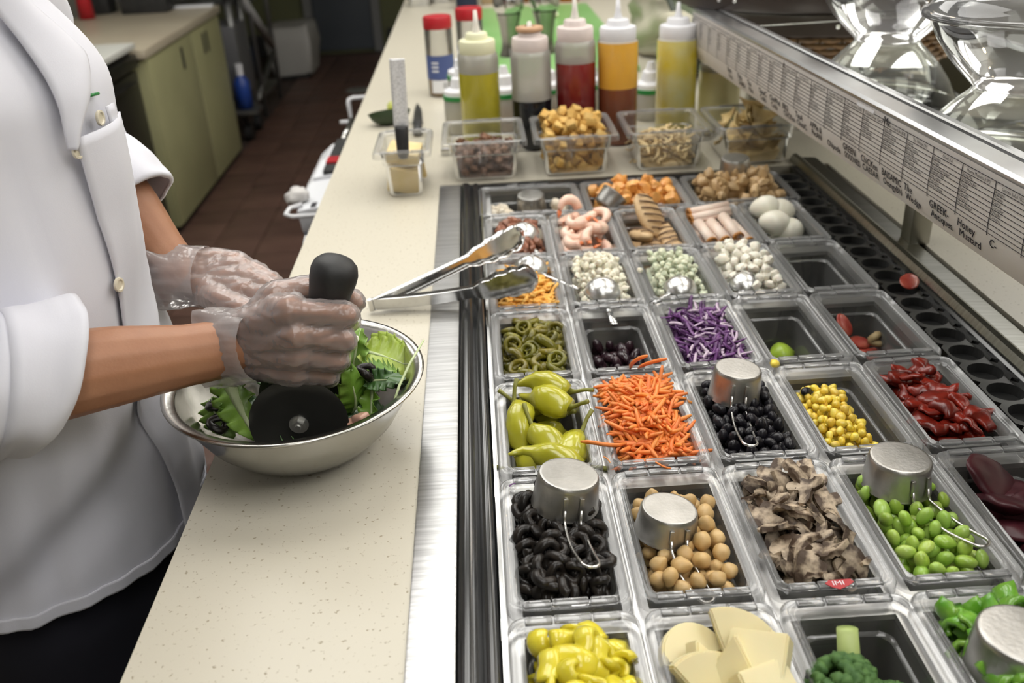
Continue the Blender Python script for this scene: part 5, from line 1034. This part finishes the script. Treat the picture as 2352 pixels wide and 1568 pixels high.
def fore(E_,W_,k=1):
    d=W_-E_; m=lambda u,dz=0:E_+d*u+V((0,0,dz))
    b.chain([E_,m(.22,.001),m(.5,.002),m(.78),m(1)],[.041*k,.0405*k,.0365*k,.0295*k,.0275*k])
fore(RE,RW); fore(LE,LW,.95)
b.cap(RS,RE,.038,.038); b.cap(LS,LE,.038,.036)
right_hand(b); left_hand(b)
b.chain([V((PX,PY,-.05)),V((PX,PY,.15)),V((PX-.005,PY,.34)),V((PX-.01,PY,.42))],[.105,.10,.10,.085]); b.cap(V((PX,PY-.09,.0)),V((PX,PY-.07,.36)),.085,.08); b.cap(V((PX,PY+.09,.0)),V((PX,PY+.07,.36)),.085,.08)
b.cap(RS,LS,.040,.040); b.cap(V((PX-.01,PY,.42)),V((PX+.01,PY,.54)),.062,.055)
HC=V((PX+.035,PY-.005,.645))
b.blob(HC,(.098,.076,.112),sub=3); b.blob(HC+V((.045,0,-.062)),(.050,.050,.052),sub=3); b.cap(HC+V((.097,0,.012)),HC+V((.116,0,-.022)),.009,.014)
for s in(-1,1):
    b.blob(HC+V((-.005,s*.078,-.008)),(.019,.008,.030),rot=(0,.2,0)); b.cap(HC+V((.070,s*.048,.022)),HC+V((.084,s*.015,.024)),.009,.009)
    hipx=PX-.01; b.chain([V((hipx,PY+s*.085,-.06)),V((hipx+.02,PY+s*.095,-.48)),V((hipx-.01,PY+s*.10,FLOOR+.09))],[.085,.055,.042])
b.v=[tuple(V(p)-PO) for p in b.v]
body=put('body',voxel(b,'body',SKIN,.0026,3),parent=person)
eyem=mat('eye_white',(.75,.73,.7),.25); irm=mat('iris',(.05,.025,.012),.2); hairm=mat('dark_hair',(.02,.012,.008),.5,c2=(.035,.02,.012),ns=60,stretch=(1,1,6),bump=.5,bs=120)
for s in(-1,1):
    e=MB().blob(HC+V((.077,s*.031,.004))-PO,(.0125,.0125,.0100)).obj('eye',eyem,person,True); MB().blob(HC+V((.0870,s*.031,.001))-PO,(.0035,.0055,.0055)).obj('iris',irm,e,True)
    MB().tube([HC+V((.093,s*.016,.026))-PO,HC+V((.090,s*.034,.030))-PO,HC+V((.078,s*.050,.024))-PO],[.003,.004,.002],6).obj('eyebrow',hairm,person,True)
MB().tube([HC+V((.082,-.026,-.058))-PO,HC+V((.098,0,-.056))-PO,HC+V((.082,.026,-.058))-PO],[.003,.0065,.003],8).obj('lips',mat('lips',(.40,.14,.11),.4),person,True)
g=MB(); vs,f=ico(4); keep={}; 
hv=[V((p.x*.106,p.y*.085,p.z*.122))*(1+.05*noise.noise(p*9)) for p in vs]
ok=[not(q.x>.045 and q.z<.055) and q.z>-.06+max(0,q.x)*.9 for q in hv]
ff=[x for x in f if all(ok[i] for i in x)]; g.add([HC+q+V((-.004,0,.006))-PO for q in hv],ff); solid(g.obj('hair',hairm,person,True),.006)
# gloves
GCUFF=clear('gathered_vinyl',(.97,.94,.92),(.86,.80,.79),.38,.5,.15,.25,bump=.5,bs=90)
def wrinkle(seed,amp):
    def fn(me):
        o=V((seed,0,0)); co=[v.co.copy() for v in me.vertices]; nr=[v.normal.copy() for v in me.vertices]
        for i,v in enumerate(me.vertices):
            p=co[i]; a=noise.noise(V((p.x*40,p.y*60,p.z*150))+o); c=noise.noise(V((p.x*190,p.y*100,p.z*50))+o*2)
            v.co=p+nr[i]*(amp*(abs(a)*1.3-.25)+amp*.55*abs(c)+.0004)
    return fn
def cuff(W_,dr,name,seed,r0,L,back=.02,q=1):
    ax=dr.normalized(); u=ax.cross(V((0,0,1))).normalized(); v=u.cross(ax); rs=[]; n=72
    for i in range(15):
        t=i/14; c=W_-PO+ax*(back-t*(L+back)); rad=r0*(1+.10*t*t)+.0012
        row=[]
        for k in range(n):
            a=2*PI*k/n; w=.0016*abs(noise.noise(V((cos(a)*9,sin(a)*9,seed+t*.7))))+.0012*abs(sin(19*a+seed+1.5*sin(3*a)+t))+(.0006+.0042*t)*(noise.noise(V((cos(a)*3.2,sin(a)*3.2,t*2.2+seed)))*1.3+.8*abs(sin(7*a+seed+2*sin(2*a)))*t)
            row.append(c+(u*cos(a)+v*sin(a))*(rad+w)+ax*(.010*noise.noise(V((cos(a)*1.6,sin(a)*1.6,seed+5)))*t))
        rs.append(row)
    return MB().rings(rs,False,False)
for fnc_,nm,W_,dr,sd,l in((right_hand,'glove',RW,(V((-.18,.212,.150))-RW),3,'clear vinyl glove of the gripping hand'),(left_hand,'glove',LW,(V((-.276,.42,.13))-LW),9,'clear vinyl glove of the hand holding the bowl')):
    g=Cap(); fnc_(g,.0022); g.v=[tuple(V(p)-PO) for p in g.v]
    go=put(nm,voxel(g,nm,GLOVE,.0024,3,wrinkle(sd,.0022)),parent=person,label=l)
    cuff(W_,dr,nm,sd,.0325,.028,.030).obj('glove_cuff',GCUFF,go,True)
# coat torso
def prm(z):
    if z<.36: a,bb=.14,.195
    elif z<.5: t=(z-.36)/.14; t=t*t*(3-2*t); a=.14-.062*t; bb=.195-.105*t
    else: a,bb=.078,.09
    if z<-.02: a+=.004*(-.02-z)/.1; bb+=.006*(-.02-z)/.1
    return a,bb
def tor(th,z,off=0,fold=1):
    a,bb=prm(z); t=math.radians(th); ct,st=cos(t),sin(t)
    f=0
    if fold:
        ang=th/57.3
        f=.012*noise.noise(V((ang*2.2-z*5.5,z*4.5,1.3)))+.008*noise.noise(V((ang*5-z*4,z*2.0,7)))*min(1,max(0,(.42-z)*5))
        f+=.009*math.exp(-((z-.02-.10*(ang+.9))/.035)**2)*(1 if th<-15 else .3)-.008*math.exp(-((z+.02-.10*(ang+.9))/.03)**2)
        f-=.0065*math.exp(-((ang+.62+.25*(z-.2))/.09)**2)*min(1,max(0,(z-.08)*6))*min(1,max(0,(.44-z)*8))
    return V((PX+(a+off+f)*ct,PY+(bb+off+f)*st,z))-PO
zs=[-.108+.61*i/62 for i in range(63)]
def hemz(th): return -.006*cos(math.radians(th))-.004+.003*sin(math.radians(th*5))
g=MB(); nth=120
rs=[]
for z in zs:
    k=max(0,1-(z+.108)/.2)
    rs.append([tor(360*j/nth-180,z+hemz(360*j/nth-180)*k) for j in range(nth)])
g.rings(rs,False,False); coat=solid(g.obj('chef_coat',COAT,person,True),.0022,-1)
# hem band
hb=MB(); hb.rings([[tor(360*j/nth-180,-.108+dz+hemz(360*j/nth-180)*max(0,1-dz/.2),.0012+.0006*sin(j*1.7)) for j in range(nth)] for dz in(-.0005,.002,.011,.0135)],False,False); solid(hb.obj('hem',COAT,coat,True),.0016)
# front placket on top of the coat
def patch(fn,nu,nv,name,t=.0022,m=COAT,par=None): return solid(MB().grid(fn,nu,nv).obj(name,m,par or coat,True),t,0)
def plk(u,v):
    z=.338-.447*u; th0=-18.6+4.2*u+1.2*sin(7*u)-(2 if u>.9 else 0)*(u-.9)*10; w=28 if u<.93 else 28*(1-.75*(u-.93)/.07)
    lift=.005+.0045*sin(PI*v)*(1+.5*sin(9*u))+(.004*max(0,u-.72)/.28)*(1-v)
    if u<.18: lift+=.010*(1-u/.18)*(1-v)
    q=tor(th0+w*v,z,lift); return q
patch(plk,50,12,'placket')
# upper front flap rolled open as a lapel
LL=[(-23,.462),(-20.5,.425),(-19.8,.392),(-20.2,.362),(-20.8,.344),(-20.6,.330)]; RL=[(-3,.462),(3.0,.425),(5.5,.398),(-4.0,.376),(-14,.352),(-19.8,.329)]
def cat(P,u):
    x=u*(len(P)-1); i=min(int(x),len(P)-2); t=x-i; t=t*t*(3-2*t) if False else t
    return (P[i][0]*(1-t)+P[i+1][0]*t,P[i][1]*(1-t)+P[i+1][1]*t)
def lap(u,v):
    a,b_=cat(LL,u),cat(RL,u); th=a[0]*(1-v)+b_[0]*v; z=a[1]*(1-v)+b_[1]*v
    return tor(th,z,.006+.016*sin(PI*min(1,v*1.0+.06))*(1-u*.55)+.004*v,0)
patch(lap,26,12,'lapel',.003)
patch(lambda u,v:tor(-2+4.5*v,.352-.020*u,.0105),3,3,'tab',.002)
# collar
patch(lambda u,v:V((PX+.01,PY,0))-PO+V((cos(u*5.2+.55)*(.078+.012*v),sin(u*5.2+.55)*(.084+.012*v),.487+.038*v+.004*sin(u*9))),40,4,'collar',.003)
BTN=mat('cream_button',(.70,.64,.50),.35,coat=.3)
def button(th,z,off,r=.0075,tilt=0,nm='button'):
    p=tor(th,z,off,0); t=math.radians(th); nrm=V((cos(t)/.14,sin(t)/.195,0)).normalized(); q=V((0,0,1)).rotation_difference(nrm).to_euler()
    b_=MB().lathe([(.0003,.0016),(r*.6,.0014),(r*.7,.0028),(r*.95,.0026),(r,.0012),(r*.95,0),(.0003,0)],22).obj('button',BTN,coat,40); b_.location=p; b_.rotation_euler=q
for a in((-5.8,.345,.012),(-18.6,.327,.010),(-16.8,.193,.011),(-26.4,.455,.010,.010)): button(*a)
MB().tube([tor(-6,.366,.0085,0),tor(-1.0,.364,.0095,0)],.0016,6).obj('green_stitch',GRN,coat,True)
# sleeves with turned cuffs
def sleeve(P,Rr,name,seed,upv,sl=0):
    g=MB(); n=48; rs=[]; up=None; pts=[V(p) for p in P]
    seg=[]
    N=40
    for i in range(N+1):
        x=i/N*(len(pts)-1); k=min(int(x),len(pts)-2); t=x-k
        p0=pts[max(k-1,0)];p1=pts[k];p2=pts[k+1];p3=pts[min(k+2,len(pts)-1)]
        p=.5*((2*p1)+(-p0+p2)*t+(2*p0-5*p1+4*p2-p3)*t*t+(-p0+3*p1-3*p2+p3)*t**3); seg.append((p,Rr[k]*(1-t)+Rr[k+1]*t,i/N))
    for i,(p,r,u_) in enumerate(seg):
        tg=(seg[min(i+1,N)][0]-seg[max(i-1,0)][0]).normalized()
        if up is None: up=V(upv)
        u=(up-tg*up.dot(tg)).normalized(); up=u; q=tg.cross(u)
        row=[]
        for k in range(n):
            a=2*PI*k/n; f=1+.10*noise.noise(V((cos(a)*1.4,sin(a)*1.4,u_*7+seed)))+.05*noise.noise(V((cos(a)*2.5,sin(a)*2.5,u_*16+seed)))
            d_=(u*cos(a)+q*sin(a))*r*f; row.append(p+d_+tg*(sl*d_.z*max(0,u_-.4)/.6)-PO)
        rs.append(row)
    g.rings(rs,False,False); s=solid(g.obj(name,COAT,coat,True),.003,1)
    # turned-up cuff, a second thicker layer
    c=MB(); last=rs[-9:]; ctr=[sum(r,V())/n for r in last]
    c.rings([[ctr[i]+(p-ctr[i])*(1.045+.03*sin(PI*i/8)+.012*noise.noise(V((k*.25,i*.3,seed)))) for k,p in enumerate(r)] for i,r in enumerate(last)]+[[ctr[-1]+(p-ctr[-1])*.97 for p in last[-1]]],False,False); solid(c.obj('cuff',COAT,s,True),.003,0)
sleeve([(-.508,.315,.452),(-.512,.215,.446),(-.514,.135,.418),(-.510,.104,.35),(-.478,.109,.25),(-.449,.120,.173),(-.405,.148,.162),(-.380,.165,.160)],[.050,.058,.063,.062,.062,.060,.057,.058],'sleeve',2,(-1,0,0),.55)
sleeve([(-.508,.355,.452),(-.512,.455,.446),(-.514,.535,.418),(-.510,.556,.37),(-.490,.541,.315),(-.455,.505,.262),(-.425,.488,.235),(-.402,.474,.208)],[.050,.058,.061,.059,.057,.052,.050,.053],'sleeve',5,(-1,0,0))
# trousers and shoes
def ell(z,a,bb,cx=PX,cy=PY,n=48): return [V((cx+a*cos(2*PI*k/n),cy+bb*sin(2*PI*k/n),z))-PO for k in range(n)]
tg_=Cap(); tg_.rings([ell(z,a,bb) for z,a,bb in((.02,.118,.165),(-.08,.128,.178),(-.18,.132,.186),(-.26,.125,.182))])
for s in(-1,1): tg_.rings([ell(z,a,bb,PX+dx,PY+s*dy,32) for z,a,bb,dx,dy in((-.16,.105,.10,0,.085),(-.45,.085,.085,.015,.095),(-.70,.068,.07,.0,.10),(FLOOR+.05,.066,.068,-.01,.10))])
put('trousers',voxel(tg_,'trousers',TROU,.009,2),parent=person)
for s in(-1,1):
    sh_=MB().blob((0,0,0),(.145,.052,.05),0,1,0,3); sh_.v=[(x,y,max(z,-.035)) for x,y,z in sh_.v]; o=sh_.obj('shoe',BLACK,person,True); o.location=V((PX+.045,PY+s*.10,FLOOR+.036))-PO
